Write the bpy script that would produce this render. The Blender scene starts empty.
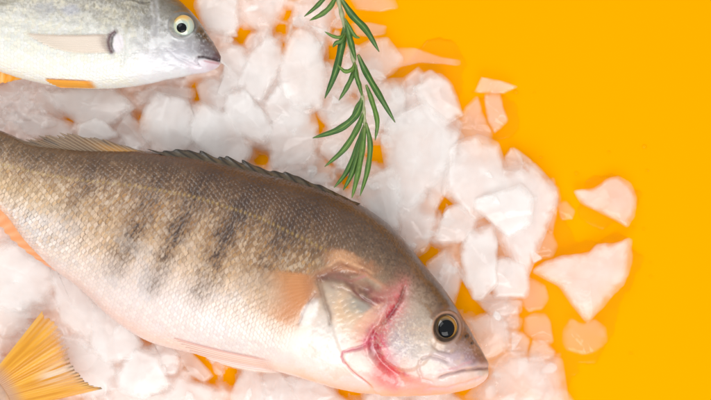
import bpy, math, random
import numpy as np
from mathutils.kdtree import KDTree

SC = 0.0005            # metres per layout unit (half a millimetre)
scene = bpy.context.scene
COL = scene.collection

# ------------------------------------------------------------------ helpers
def s2l(c):
    c = np.asarray(c, dtype=float) / 255.0
    return np.where(c <= 0.04045, c / 12.92, ((c + 0.055) / 1.055) ** 2.4)

def to_m(P):
    P = np.asarray(P, dtype=float)
    out = np.empty_like(P)
    out[..., 0] = (P[..., 0] - 355.5) * SC
    out[..., 1] = (200.0 - P[..., 1]) * SC
    out[..., 2] = P[..., 2] * SC
    return out

_rng = np.random.RandomState(7)
_lat = _rng.rand(256, 256)
def vnoise(x, y, seed=0):
    x = np.asarray(x, float) + seed * 17.31
    y = np.asarray(y, float) + seed * 9.77
    xi = np.floor(x).astype(int); yi = np.floor(y).astype(int)
    fx = x - xi; fy = y - yi
    fx = fx * fx * (3 - 2 * fx); fy = fy * fy * (3 - 2 * fy)
    a = _lat[xi % 256, yi % 256]; b = _lat[(xi + 1) % 256, yi % 256]
    c = _lat[xi % 256, (yi + 1) % 256]; d = _lat[(xi + 1) % 256, (yi + 1) % 256]
    return (a * (1 - fx) + b * fx) * (1 - fy) + (c * (1 - fx) + d * fx) * fy
def fbm(x, y, seed=0, octv=4):
    s = 0; amp = 0.5; tot = 0
    for o in range(octv):
        s = s + amp * vnoise(x * 2 ** o, y * 2 ** o, seed + o * 3); tot += amp; amp *= 0.5
    return s / tot
def hash2(i, j, seed=0):
    return _lat[(i * 37 + j * 101 + seed * 53) % 256, (i * 91 + j * 29 + seed * 11) % 256]

def sstep(a, b, x):
    t = np.clip((x - a) / (b - a), 0, 1)
    return t * t * (3 - 2 * t)

def seg_dist(x, y, pts):
    """distance to a polyline and the parameter (0..1) of the nearest point, and the signed side"""
    best = np.full(np.shape(x), 1e9); par = np.zeros(np.shape(x)); side = np.zeros(np.shape(x))
    n = len(pts) - 1
    for k in range(n):
        ax, ay = pts[k]; bx, by = pts[k + 1]
        dx, dy = bx - ax, by - ay; L2 = dx * dx + dy * dy + 1e-9
        t = np.clip(((x - ax) * dx + (y - ay) * dy) / L2, 0, 1)
        ex = x - ax - t * dx; ey = y - ay - t * dy
        d = np.sqrt(ex * ex + ey * ey)
        m = d < best
        best = np.where(m, d, best); par = np.where(m, (k + t) / n, par)
        side = np.where(m, np.sign(dx * (y - ay) - dy * (x - ax)), side)
    return best, par, side

def blend(col, rgb, a):
    a = np.clip(a, 0, 1)[..., None]
    return col * (1 - a) + s2l(rgb) * a

def catmull(pts, n):
    P = np.asarray(pts, float)
    P = np.vstack([2 * P[0] - P[1], P, 2 * P[-1] - P[-2]])
    m = len(P) - 3
    t = np.linspace(0, m - 1e-6, n)
    i = t.astype(int); f = (t - i)[:, None]
    p0, p1, p2, p3 = P[i], P[i + 1], P[i + 2], P[i + 3]
    return 0.5 * ((2 * p1) + (-p0 + p2) * f + (2 * p0 - 5 * p1 + 4 * p2 - p3) * f ** 2 + (-p0 + 3 * p1 - 3 * p2 + p3) * f ** 3)

def make_obj(name, verts, faces, mat, parent=None, col=None, alpha=None, smooth=True, origin=None):
    """verts in layout units; faces: (N,4) or (N,3) arrays or a list of them"""
    me = bpy.data.meshes.new(name)
    V = to_m(verts)
    if origin is not None:
        V = V - to_m(np.array(origin, float))
    if not isinstance(faces, list): faces = [faces]
    faces = [np.asarray(f, dtype=np.int32) for f in faces if len(f)]
    me.vertices.add(len(V)); me.vertices.foreach_set('co', V.astype(np.float32).ravel())
    idx = np.concatenate([f.ravel() for f in faces])
    tot = np.concatenate([np.full(len(f), f.shape[1], np.int32) for f in faces])
    me.loops.add(len(idx)); me.loops.foreach_set('vertex_index', idx)
    me.polygons.add(len(tot))
    st = np.concatenate([[0], np.cumsum(tot)[:-1]]).astype(np.int32)
    me.polygons.foreach_set('loop_start', st)
    me.polygons.foreach_set('use_smooth', np.full(len(tot), smooth))
    me.update(calc_edges=True); me.validate()
    if col is not None:
        a = me.color_attributes.new('Col', 'FLOAT_COLOR', 'POINT')
        rgba = np.ones((len(V), 4), np.float32); rgba[:, :3] = col
        if alpha is not None: rgba[:, 3] = alpha
        a.data.foreach_set('color', rgba.ravel())
    me.materials.append(mat)
    o = bpy.data.objects.new(name, me); COL.objects.link(o)
    if origin is not None: o.location = to_m(np.array(origin, float))
    if parent is not None: o.parent = parent
    return o

def thing(name, label, cat, loc, group=None):
    o = bpy.data.objects.new(name, None); COL.objects.link(o)
    o.empty_display_size = 0.01
    o.location = to_m(np.array(loc, float)); o['label'] = label; o['category'] = cat
    if group: o['group'] = group
    return o
def attach(o, parent):
    bpy.context.view_layer.update()
    o.parent = parent
    o.matrix_parent_inverse = parent.matrix_world.inverted()

def grid_faces(nu, nv, wrap=False, off=0):
    i = np.arange(nu - 1)[:, None]; j = np.arange(nv if wrap else nv - 1)[None, :]
    j2 = (j + 1) % nv
    a = i * nv + j; b = i * nv + j2; c = (i + 1) * nv + j2; d = (i + 1) * nv + j
    return np.stack([a, b, c, d], -1).reshape(-1, 4) + off

# ------------------------------------------------------------------ materials
def new_mat(name):
    m = bpy.data.materials.new(name); m.use_nodes = True
    nt = m.node_tree; nt.nodes.clear()
    return m, nt, nt.nodes, nt.links

def N(nt, t, **kw):
    n = nt.nodes.new(t)
    for k, v in kw.items():
        if k in n.inputs.keys() if isinstance(k, str) else False: n.inputs[k].default_value = v
        else: setattr(n, k, v)
    return n

def skin_material(name, rough=0.36, coat=0.25, sss=0.12, bump=0.15, nscale=900, spec=0.5):
    m, nt, ns, lk = new_mat(name)
    out = N(nt, 'ShaderNodeOutputMaterial'); p = N(nt, 'ShaderNodeBsdfPrincipled')
    at = N(nt, 'ShaderNodeAttribute', attribute_name='Col')
    tc = N(nt, 'ShaderNodeTexCoord')
    nz = N(nt, 'ShaderNodeTexNoise'); nz.inputs['Scale'].default_value = nscale; nz.inputs['Detail'].default_value = 3
    mr = N(nt, 'ShaderNodeMapRange'); mr.inputs['To Min'].default_value = rough - 0.1; mr.inputs['To Max'].default_value = rough + 0.12
    bp = N(nt, 'ShaderNodeBump'); bp.inputs['Strength'].default_value = bump; bp.inputs['Distance'].default_value = 0.0003
    lk.new(tc.outputs['Object'], nz.inputs['Vector']); lk.new(nz.outputs['Fac'], mr.inputs['Value'])
    lk.new(nz.outputs['Fac'], bp.inputs['Height']); lk.new(bp.outputs['Normal'], p.inputs['Normal'])
    lk.new(at.outputs['Color'], p.inputs['Base Color']); lk.new(mr.outputs['Result'], p.inputs['Roughness'])
    p.inputs['Specular IOR Level'].default_value = spec
    p.inputs['Coat Weight'].default_value = coat; p.inputs['Coat Roughness'].default_value = 0.13
    p.inputs['Subsurface Weight'].default_value = sss
    p.inputs['Subsurface Radius'].default_value = (1, 0.5, 0.35); p.inputs['Subsurface Scale'].default_value = 0.0015
    lk.new(p.outputs[0], out.inputs[0])
    return m

def fin_material(name, rough=0.35):
    m, nt, ns, lk = new_mat(name)
    out = N(nt, 'ShaderNodeOutputMaterial'); p = N(nt, 'ShaderNodeBsdfPrincipled')
    at = N(nt, 'ShaderNodeAttribute', attribute_name='Col')
    tr = N(nt, 'ShaderNodeBsdfTransparent'); tl = N(nt, 'ShaderNodeBsdfTranslucent')
    m1 = N(nt, 'ShaderNodeMixShader'); m1.inputs[0].default_value = 0.12
    m2 = N(nt, 'ShaderNodeMixShader')
    nz = N(nt, 'ShaderNodeTexNoise'); nz.inputs['Scale'].default_value = 1200
    tc = N(nt, 'ShaderNodeTexCoord'); bp = N(nt, 'ShaderNodeBump'); bp.inputs['Strength'].default_value = 0.2; bp.inputs['Distance'].default_value = 0.0002
    lk.new(tc.outputs['Object'], nz.inputs['Vector']); lk.new(nz.outputs['Fac'], bp.inputs['Height']); lk.new(bp.outputs['Normal'], p.inputs['Normal'])
    lk.new(at.outputs['Color'], p.inputs['Base Color']); lk.new(at.outputs['Color'], tl.inputs['Color'])
    p.inputs['Roughness'].default_value = rough; p.inputs['Coat Weight'].default_value = 0.2
    lk.new(p.outputs[0], m1.inputs[1]); lk.new(tl.outputs[0], m1.inputs[2])
    lk.new(at.outputs['Alpha'], m2.inputs[0]); lk.new(tr.outputs[0], m2.inputs[1]); lk.new(m1.outputs[0], m2.inputs[2])
    lk.new(m2.outputs[0], out.inputs[0])
    return m

def ice_material():
    m, nt, ns, lk = new_mat('melting_ice')
    out = N(nt, 'ShaderNodeOutputMaterial')
    oi = N(nt, 'ShaderNodeObjectInfo'); tc = N(nt, 'ShaderNodeTexCoord')
    sep = N(nt, 'ShaderNodeSeparateColor'); lk.new(oi.outputs['Color'], sep.inputs[0])
    geo = N(nt, 'ShaderNodeNewGeometry')
    nz = N(nt, 'ShaderNodeTexNoise'); nz.inputs['Scale'].default_value = 75; nz.inputs['Detail'].default_value = 2; nz.inputs['Roughness'].default_value = 0.45
    lk.new(geo.outputs['Position'], nz.inputs['Vector'])
    mr = N(nt, 'ShaderNodeMapRange'); mr.inputs['From Min'].default_value = 0.3; mr.inputs['From Max'].default_value = 0.7
    mr.inputs['To Min'].default_value = 0.80; mr.inputs['To Max'].default_value = 1.12
    lk.new(nz.outputs['Fac'], mr.inputs['Value'])
    mu = N(nt, 'ShaderNodeMath', operation='MULTIPLY'); lk.new(sep.outputs[0], mu.inputs[0]); lk.new(mr.outputs[0], mu.inputs[1])
    lw = N(nt, 'ShaderNodeAttribute', attribute_name='Col')      # local thickness: thin rims are clearer
    m3 = N(nt, 'ShaderNodeMath', operation='MULTIPLY')
    lk.new(lw.outputs['Fac'], m3.inputs[0]); lk.new(mu.outputs[0], m3.inputs[1]); m3.use_clamp = True
    n2 = N(nt, 'ShaderNodeTexNoise'); n2.inputs['Scale'].default_value = 160; n2.inputs['Detail'].default_value = 3
    lk.new(geo.outputs['Position'], n2.inputs['Vector'])
    bp = N(nt, 'ShaderNodeBump'); bp.inputs['Strength'].default_value = 0.42; bp.inputs['Distance'].default_value = 0.0009
    lk.new(n2.outputs['Fac'], bp.inputs['Height'])
    df = N(nt, 'ShaderNodeBsdfDiffuse'); df.inputs[0].default_value = (0.975, 0.967, 0.963, 1)
    tl = N(nt, 'ShaderNodeBsdfTranslucent'); tl.inputs[0].default_value = (0.99, 0.98, 0.97, 1)
    mb = N(nt, 'ShaderNodeMixShader'); mb.inputs[0].default_value = 0.25
    lk.new(df.outputs[0], mb.inputs[1]); lk.new(tl.outputs[0], mb.inputs[2])
    tr = N(nt, 'ShaderNodeBsdfTransparent'); tr.inputs[0].default_value = (1, 1, 1, 1)
    mt = N(nt, 'ShaderNodeMixShader'); lk.new(m3.outputs[0], mt.inputs[0]); lk.new(tr.outputs[0], mt.inputs[1]); lk.new(mb.outputs[0], mt.inputs[2])
    gl = N(nt, 'ShaderNodeBsdfGlossy'); gl.inputs['Roughness'].default_value = 0.07; lk.new(bp.outputs[0], gl.inputs['Normal'])
    fr = N(nt, 'ShaderNodeFresnel'); fr.inputs['IOR'].default_value = 1.38; lk.new(bp.outputs[0], fr.inputs['Normal'])
    bf = N(nt, 'ShaderNodeMath', operation='SUBTRACT'); bf.inputs[0].default_value = 1.0; lk.new(geo.outputs['Backfacing'], bf.inputs[1])
    ff = N(nt, 'ShaderNodeMath', operation='MULTIPLY'); lk.new(fr.outputs[0], ff.inputs[0]); lk.new(bf.outputs[0], ff.inputs[1])
    mf = N(nt, 'ShaderNodeMixShader'); lk.new(ff.outputs[0], mf.inputs[0]); lk.new(mt.outputs[0], mf.inputs[1]); lk.new(gl.outputs[0], mf.inputs[2])
    lk.new(mf.outputs[0], out.inputs[0])
    return m

def simple_mat(name, rgb, rough=0.4, coat=0.0, nscale=60, var=0.04, bump=0.0, spec=0.5):
    m, nt, ns, lk = new_mat(name)
    out = N(nt, 'ShaderNodeOutputMaterial'); p = N(nt, 'ShaderNodeBsdfPrincipled')
    tc = N(nt, 'ShaderNodeTexCoord'); nz = N(nt, 'ShaderNodeTexNoise'); nz.inputs['Scale'].default_value = nscale; nz.inputs['Detail'].default_value = 4
    lk.new(tc.outputs['Object'], nz.inputs['Vector'])
    mx = N(nt, 'ShaderNodeMix', data_type='RGBA')
    c = np.array(rgb, float)
    mx.inputs[6].default_value = (*np.clip(c * (1 - var), 0, 1), 1); mx.inputs[7].default_value = (*np.clip(c * (1 + var), 0, 1), 1)
    lk.new(nz.outputs['Fac'], mx.inputs[0]); lk.new(mx.outputs[2], p.inputs['Base Color'])
    p.inputs['Roughness'].default_value = rough; p.inputs['Coat Weight'].default_value = coat; p.inputs['Coat Roughness'].default_value = 0.05
    p.inputs['Specular IOR Level'].default_value = spec
    if bump:
        bp = N(nt, 'ShaderNodeBump'); bp.inputs['Strength'].default_value = bump; bp.inputs['Distance'].default_value = 0.0004
        lk.new(nz.outputs['Fac'], bp.inputs['Height']); lk.new(bp.outputs[0], p.inputs['Normal'])
    lk.new(p.outputs[0], out.inputs[0])
    return m

M_SKIN = skin_material('wet_fish_skin', coat=0.45)
M_SILVER = skin_material('silver_fish_skin', rough=0.33, coat=0.3, sss=0.1)
M_FIN = fin_material('fin_membrane')
M_ICE = ice_material()
M_EYE = skin_material('glossy_eye', rough=0.15, coat=1.0, sss=0.0, bump=0.0)
M_EYE.node_tree.nodes['Principled BSDF'].inputs['Coat Roughness'].default_value = 0.03
M_PUPIL = simple_mat('black_pupil', (0.003, 0.004, 0.006), rough=0.08, coat=0.5, spec=0.0)
M_GROUND = simple_mat('yellow_sheet', (0.93, 0.366, 0.0), rough=0.8, nscale=9, var=0.012, spec=0.0)

# ------------------------------------------------------------------ fish bodies
def scale_field(p, q, w, h, seed=0):
    """overlapping round scales, heads toward +p. returns height (0..1), rim (dark edge), per-scale random"""
    p = p + 1.6 * (vnoise(p / 26, q / 26, seed + 1) - 0.5); q = q + 1.6 * (vnoise(p / 23, q / 23, seed + 2) - 0.5)
    ci = np.floor(p / w).astype(int)
    H = np.zeros_like(p); R = np.ones_like(p); K = np.zeros_like(p); D = np.zeros_like(p); done = np.zeros(p.shape, bool)
    rp = w * 1.25; rq = h * 0.62
    for di in (2, 1, 0, -1):
        c = ci + di
        offs = 0.5 * (c % 2)
        j = np.round(q / h - offs).astype(int)
        pc = c * w; qc = (j + offs) * h
        dx = (pc + 0.25 * w - p) / rp; dy = (q - qc) / rq
        r = np.sqrt(dx * dx + dy * dy)
        inside = (r < 1) & (~done)
        rnd = hash2(c, j, seed)
        hh = np.clip(0.25 + 0.75 * dx, 0, 1) * (1 - sstep(0.86, 1.0, r) * 0.8)
        H = np.where(inside, hh, H); R = np.where(inside, r, R); K = np.where(inside, rnd, K); D = np.where(inside, dy, D)
        done |= inside
    return H, R, K, D

class Body:
    """a fish lying on its side: matching back / belly points, half thickness, dense skin grid"""
    def __init__(s, pairs, thick, zc, nu, nvt, nvb, u0=0.0, dens=None):
        T = catmull([(a[0], a[1]) for a in pairs], 2400); B = catmull([(a[2], a[3]) for a in pairs], 2400)
        h = np.interp(np.linspace(0, 1, 2400), np.linspace(0, 1, len(thick)), thick)
        k = np.ones(61) / 61; hp = np.pad(h, 30, mode='edge'); h = np.convolve(hp, k, 'valid')
        mid = (T + B) / 2
        arc = np.concatenate([[0], np.cumsum(np.hypot(*np.diff(mid, axis=0).T))])
        if dens is None: w = arc
        else: w = np.concatenate([[0], np.cumsum(np.hypot(*np.diff(mid, axis=0).T) * dens(mid[1:, 0]))])
        pos = np.interp(np.linspace(0, w[-1], nu), w, np.arange(2400))
        f = lambda A: np.stack([np.interp(pos, np.arange(2400), A[:, i]) for i in range(A.shape[1])], 1)
        T, B = f(T), f(B); h = np.interp(pos, np.arange(2400), h); arc = np.interp(pos, np.arange(2400), arc)
        vt = np.linspace(0, math.pi, nvt, endpoint=False); vb = np.linspace(math.pi, 2 * math.pi, nvb, endpoint=False)
        v = np.concatenate([vt, vb]); a = np.cos(v)           # +1 back .. -1 belly
        s.nu, s.nv, s.nvt = nu, len(v), nvt
        M = (T + B) / 2; Hf = (T - B) / 2
        sv = np.sin(v); prof = np.sign(sv) * np.abs(sv) ** 0.86
        P = np.zeros((nu, s.nv, 3))
        P[..., :2] = M[:, None, :] + Hf[:, None, :] * a[None, :, None]
        P[..., 2] = zc + h[:, None] * prof[None, :]
        s.P = P; s.x = P[..., 0]; s.y = P[..., 1]; s.d = np.broadcast_to((1 - a) / 2, s.x.shape); s.top = np.broadcast_to(sv > -0.02, s.x.shape)
        s.depth = np.hypot(Hf[:, 0], Hf[:, 1])[:, None]
        s.p = np.broadcast_to(arc[:, None], s.x.shape); s.q = v[None, :] * 0.5 * (s.depth + h[:, None]) * 1.0
        s.zc = zc
        s.disp = np.zeros_like(s.x); s.col = np.ones(s.x.shape + (3,)) * 0.5
    def normals(s):
        P = s.P; du = np.gradient(P, axis=0)
        dv = np.roll(P, -1, axis=1) - np.roll(P, 1, axis=1)
        n = np.cross(dv, du); n /= np.linalg.norm(n, axis=-1, keepdims=True) + 1e-9
        # layout y runs downward: make sure it points outward
        if n[s.nu // 2, s.nvt // 2, 2] < 0: n = -n
        return n
    def finish(s, name, mat, parent=None, origin=None):
        fade = np.ones_like(s.disp); fade[:3] = 0; fade[-3:] = 0
        s.Q = s.P + s.normals() * (s.disp * fade)[..., None]
        F = grid_faces(s.nu, s.nv, wrap=True)
        V = s.Q.reshape(-1, 3); C = s.col.reshape(-1, 3)
        n0 = len(V)
        caps = []
        V = np.vstack([V, s.Q[0].mean(0), s.Q[-1].mean(0)]); C = np.vstack([C, s.col[0].mean(0), s.col[-1].mean(0)])
        j = np.arange(s.nv); j2 = (j + 1) % s.nv
        c1 = np.stack([np.full(s.nv, n0), j2, j], 1); b = (s.nu - 1) * s.nv
        c2 = np.stack([np.full(s.nv, n0 + 1), b + j, b + j2], 1)
        o = make_obj(name, V, [F, np.vstack([c1, c2])], mat, parent, col=np.clip(C, 0, 1), origin=origin)
        # orientation check
        me = o.data; pl = me.polygons[(s.nu // 2) * s.nv + s.nvt // 2]
        if pl.normal.z < 0: me.flip_normals()
        su = max(1, s.nu // 220); sv_ = max(1, s.nvt // 110)
        pts = s.Q[::su, 4:s.nvt - 4:sv_].reshape(-1, 3)
        kd = KDTree(len(pts))
        for i, q in enumerate(pts): kd.insert((q[0], q[1], 0), i)
        kd.balance(); s.kd = kd; s.kpts = pts
        return o
    def z(s, x, y):
        r = s.kd.find_n((x, y, 0), 3)
        return float(np.mean([s.kpts[i][2] for _, i, _ in r]))

def ramp(d, stops):
    ds = [a for a, _ in stops]; cs = np.array([s2l(c) for _, c in stops])
    return np.stack([np.interp(d, ds, cs[:, k]) for k in range(3)], -1)

def make_fin(name, root, tip, zfun, parent, mat, colfun, nray=14, nu=120, nv=40, jag=0.06, ridge=0.5, th=0.5, bulge=0.0, seed=0, fray=0.0, soft=0.0, side=0.6, blur=0):
    """thin ray-stiffened fin. root / tip: polylines, one ray from each root point to the matching tip point"""
    R = catmull(root, nu); Tt = catmull(tip, nu)
    u = np.linspace(0, 1, nu)[:, None]; v = np.linspace(0, 1, nv)[None, :]
    ph = u * nray
    ray = 0.5 + 0.5 * np.cos(2 * math.pi * ph)              # 1 on a ray
    ext = 1 + jag * (ray - 0.7) + fray * (vnoise(u * nray * 1.7, u * 0 + 3, seed) - 0.5)
    vv = v * (1 + (ext - 1) * v)
    XY = R[:, None, :] * (1 - vv[..., None]) + Tt[:, None, :] * vv[..., None]
    nrm = np.array([-(Tt - R)[:, 1], (Tt - R)[:, 0]]).T
    XY = XY + nrm[:, None, :] * (bulge * np.sin(math.pi * vv))[..., None]
    Z = zfun(XY[..., 0], XY[..., 1], u + 0 * v, v + 0 * u)
    for _ in range(blur):
        Zp = np.pad(Z, 1, mode='edge'); Z = (Zp[:-2, 1:-1] + Zp[2:, 1:-1] + Zp[1:-1, :-2] + Zp[1:-1, 2:] + Z) / 5
    Z = Z + ridge * (ray - 0.5) * (1 - 0.5 * v)
    th2 = th * (1 - 0.7 * v) + 0 * u
    up = np.stack([XY[..., 0], XY[..., 1], Z + th2 / 2], -1).reshape(-1, 3)
    dn = np.stack([XY[..., 0], XY[..., 1], Z - th2 / 2], -1).reshape(-1, 3)
    F = grid_faces(nu, nv); n = nu * nv
    ii = np.arange(nu - 1); jj = np.arange(nv - 1)
    e1 = np.stack([ii * nv, (ii + 1) * nv, (ii + 1) * nv + n, ii * nv + n], 1)
    b = nv - 1
    e2 = np.stack([ii * nv + b, ii * nv + b + n, (ii + 1) * nv + b + n, (ii + 1) * nv + b], 1)
    e3 = np.stack([jj, jj + n, jj + 1 + n, jj + 1], 1); b = (nu - 1) * nv
    e4 = np.stack([b + jj, b + jj + 1, b + jj + 1 + n, b + jj + n], 1)
    C, A = colfun(XY[..., 0], XY[..., 1], u + 0 * v, v + 0 * u, ray + 0 * v)
    if soft: A = A * sstep(0, soft, v) * (1 - (1 - sstep(0, 0.16, u)) * side) * (1 - (1 - sstep(0, 0.16, 1 - u)) * side)
    C = np.clip(C, 0, 1).reshape(-1, 3); A = np.clip(A, 0, 1).reshape(-1)
    o = make_obj(name, np.vstack([up, dn]), [F, F[:, ::-1] + n, e1, e2, e3, e4], mat, None, col=np.vstack([C, C]), alpha=np.concatenate([A, A]))
    attach(o, parent)
    return o

def dome(name, cx, cy, z, r, h, mat, parent, colfun=None, ex=1.0, tilt=(0, 0)):
    nr, na = 40, 64
    t = np.linspace(0, 1, nr); a = np.linspace(0, 2 * math.pi, na, endpoint=False)
    ang = t * math.pi * 0.62
    rr = np.sin(ang) / np.sin(math.pi * 0.5) * r
    zz = np.cos(ang) * h
    X = cx + rr[:, None] * np.cos(a) * ex; Y = cy + rr[:, None] * np.sin(a)
    Z = z + zz[:, None] + 0 * a + (X - cx) * tilt[0] + (Y - cy) * tilt[1]
    V = np.stack([X, Y, Z], -1).reshape(-1, 3)
    F = grid_faces(nr, na, wrap=True)
    C = None
    if colfun is not None: C = colfun((rr[:, None] + 0 * a).ravel(), np.broadcast_to(a, (nr, na)).ravel())
    o = make_obj(name, V, F, mat, None, col=C)
    if o.data.polygons[5 * na].normal.z < 0: o.data.flip_normals()
    attach(o, parent)
    return o
# ------------------------------------------------------------------ the perch
pairs = [(-128,96,-134,132),(-100,96,-108,140),(-50,112,-62,168),(0,130,-22,190),(34,143.5,8,214),(68,148,30,243),(101,150,58,270),(135,150.5,86,291),
 (170,153,112,316),(203,157,145,338),(234,164,180,349),(268,172,222,358),(301,181,258,365),(335,193,292,374),(359,204,325,384),
 (386,222,350,390),(403,239,375,392.5),(420,260,396,393.5),(436,281,418,393),(448,297,436,392),(460,316,452,390),(471,335,466,387),
 (479,349,477,382.5),(484.5,359,484,377),(487.3,366,486.8,371)]
thick = [7,9,14,20,26,32,37,41,45,48,50,51,51,50,49,47,45,43,40,36,31,24,17,10,4]
B = Body(pairs, thick, 56, 1150, 460, 60, dens=lambda x: np.where(x > 290, 1.25, np.where(x < -10, 0.35, 1.0)))
x, y, d, p, q = B.x, B.y, B.d, B.p, B.q
wx = x + 6 * (fbm(x / 16, y / 16, 1, 3) - 0.5) + 1.0 * (fbm(x / 3, y / 3, 4, 2) - 0.5)
wy = y + 6 * (fbm(x / 16, y / 16, 2, 3) - 0.5) + 1.0 * (fbm(x / 3, y / 3, 5, 2) - 0.5)
hd = sstep(300, 345, x + 0.35 * (y - 290))                       # 0 body .. 1 head
# lateral line splits brown back from golden flank
sdx = 0
LAT = [(-60,140),(0,163),(50,175),(90,181),(140,186),(200,197),(260,216),(310,240),(340,256),(400,300)]
dl, pl_, sd = seg_dist(x, y, LAT)
sdl = dl * sd - 10 * sstep(150, 260, x) * sstep(360, 300, x)                                                  # >0 below the line
base = ramp(sdl + 10 * (fbm(x / 12, y / 12, 8) - 0.5), [(-60,(78,58,43)),(-38,(88,66,48)),(-22,(98,75,54)),(-8,(110,86,62)),(6,(140,113,82)),(18,(164,134,100)),
   (36,(190,158,122)),(56,(216,186,154)),(78,(234,215,201)),(104,(240,228,224)),(140,(242,227,224))])
tl_ = sstep(120, 20, x)
bt = ramp(sdl + 6 * (fbm(x / 12, y / 12, 8) - 0.5), [(-40,(104,84,62)),(-15,(116,95,70)),(-3,(140,116,86)),(8,(190,160,120)),(20,(218,190,152)),(34,(232,214,192)),(45,(243,238,236)),(80,(243,236,232))])
base = base * (1 - tl_[..., None]) + bt * tl_[..., None]
hbase = ramp(d + 0.05 * (fbm(x / 9, y / 9, 9) - 0.5), [(0,(80,65,54)),(0.14,(92,76,62)),(0.26,(118,100,84)),(0.36,(158,142,124)),(0.5,(200,188,172)),(0.68,(226,212,200)),(0.84,(240,220,214)),(1,(238,208,204))])
col = base * (1 - hd[..., None]) + hbase * hd[..., None]
# scales
scm = 1 - sstep(296, 330, x + 0.55 * (y - 285) + 6 * (fbm(x / 8, y / 8, 3) - 0.5))
nape = sstep(0.0, 0.06, d) * sstep(285, 235, y - 0.25 * (x - 330)) * sstep(440, 385, x)
scm = np.clip(np.maximum(scm, nape * 0.8), 0, 1)
H, R, K, D = scale_field(p, q, 3.3, 5.0, 3)
belly = sstep(60, 105, sdl) * (1 - hd)
sc_amp = scm * (1 - 0.62 * belly) * (0.35 + 0.65 * sstep(0.01, 0.10, d))
B.disp += (H - 0.4) * 0.75 * sc_amp + (K - 0.5) * 0.5 * D * sc_amp
rim = sstep(0.72, 0.98, R)
dk = (1 - 0.24 * rim * sc_amp * (0.4 + 1.2 * fbm(x / 5, y / 5, 17))) * (1 + 0.30 * (K - 0.5) * sc_amp)
col = col * dk[..., None]
gold = (hash2(np.floor(K * 255).astype(int), np.floor(K * 97).astype(int), 5) > 0.62) * sc_amp * sstep(-14, 10, sdl) * sstep(95, 60, sdl)
col = blend(col, (222, 172, 98), 0.30 * gold * (R < 0.75))
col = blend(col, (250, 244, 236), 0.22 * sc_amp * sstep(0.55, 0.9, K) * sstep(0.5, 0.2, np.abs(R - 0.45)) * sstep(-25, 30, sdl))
# slanting dash texture where the scales overlap
ta = math.radians(-56); su_ = x * math.cos(ta) + y * math.sin(ta); sv_ = -x * math.sin(ta) + y * math.cos(ta)
su_ = su_ + 3 * (fbm(x / 20, y / 20, 301) - 0.5); sv_ = sv_ + 3 * (fbm(x / 20, y / 20, 302) - 0.5)
dash = fbm(su_ / 4.6, sv_ / 1.5, 303, 2)
col = blend(col, (92, 74, 60), 0.42 * sstep(0.56, 0.76, dash) * scm * (1 - 0.8 * belly) * (0.25 + 0.55 * sstep(80, 20, sdl)))
dash2 = fbm(su_ / 4.2, sv_ / 1.6, 305, 2)
col = blend(col, (240, 220, 192), 0.30 * sstep(0.56, 0.76, dash2) * scm * sstep(-40, 10, sdl) * (1 - 0.5 * belly))
B.disp += 0.7 * (dash2 - 0.5) * scm * (1 - 0.7 * belly)
# dark bars of broken blotches
bars = [([(168,175),(156,195),(145,222),(131,250),(121,267)], 12, 0.78), ([(228,163),(207,184),(194,207),(179,238),(160,280)], 11, 1.0),
        ([(272,174),(259,190),(244,212),(231,232),(220,254),(207,287)], 12, 1.1), ([(330,188),(312,205),(296,218),(283,240),(268,268)], 14, 1.0),
        ([(368,208),(352,222),(342,240)], 12, 0.55), ([(100,168),(92,185),(82,203),(76,214)], 8, 0.5), ([(44,158),(34,172),(24,186)], 8, 0.4)]
spk = fbm(x / 2.6, y / 2.6, 21, 3)
for pts, w, a in bars:
    dd, pp, _ = seg_dist(wx, wy, pts)
    m = np.exp(-(dd / (w * 1.15)) ** 2) * (0.75 + 0.25 * sstep(0.35, 0.6, fbm(x / 9, y / 9, 12)))
    m = m * (0.82 + 0.22 * rim + 0.45 * sstep(0.50, 0.72, dash) - 0.25 * sstep(0.55, 0.7, dash2)) * (1 - 0.45 * sstep(0.6, 1.0, pp))
    col = blend(col, (68, 50, 40), m * a * 1.0 * (1 - hd))
# small dark flecks between scale rows of the lower flank
fl = sstep(0.60, 0.72, fbm(p / 2.0, q / 5.5, 31, 2)) * rim * scm * sstep(-30, 0, sdl) * sstep(84, 50, sdl)
col = blend(col, (84, 72, 66), 0.65 * fl)
fl2 = sstep(0.55, 0.7, fbm(p / 2.0, q / 3.0, 33, 2)) * (sdl < 0) * sstep(0.02, 0.08, d) * (1 - hd)
col = blend(col, (66, 52, 40), 0.25 * fl2); col = blend(col, (160, 132, 98), 0.16 * sstep(0.58, 0.7, fbm(p / 2.2, q / 2.6, 35, 2)) * (sdl < 10) * (1 - hd) * sstep(0.04, .12, d))
col = blend(col, (205, 180, 90), 0.35 * np.exp(-(dl / 1.6) ** 2) * (1 - hd) * (0.5 + 0.5 * np.sin(p / 0.8)))
# bluish sheen patches on lower flank
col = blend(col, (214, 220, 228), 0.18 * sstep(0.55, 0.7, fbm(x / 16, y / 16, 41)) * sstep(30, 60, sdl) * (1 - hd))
# pink belly tint
col = blend(col, (240, 214, 210), 0.5 * sstep(0.86, 1.0, d) * sstep(250, 120, x))
# fish muscle undulation
B.disp += 1.2 * (fbm(x / 34, y / 34, 55) - 0.5)

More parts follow.
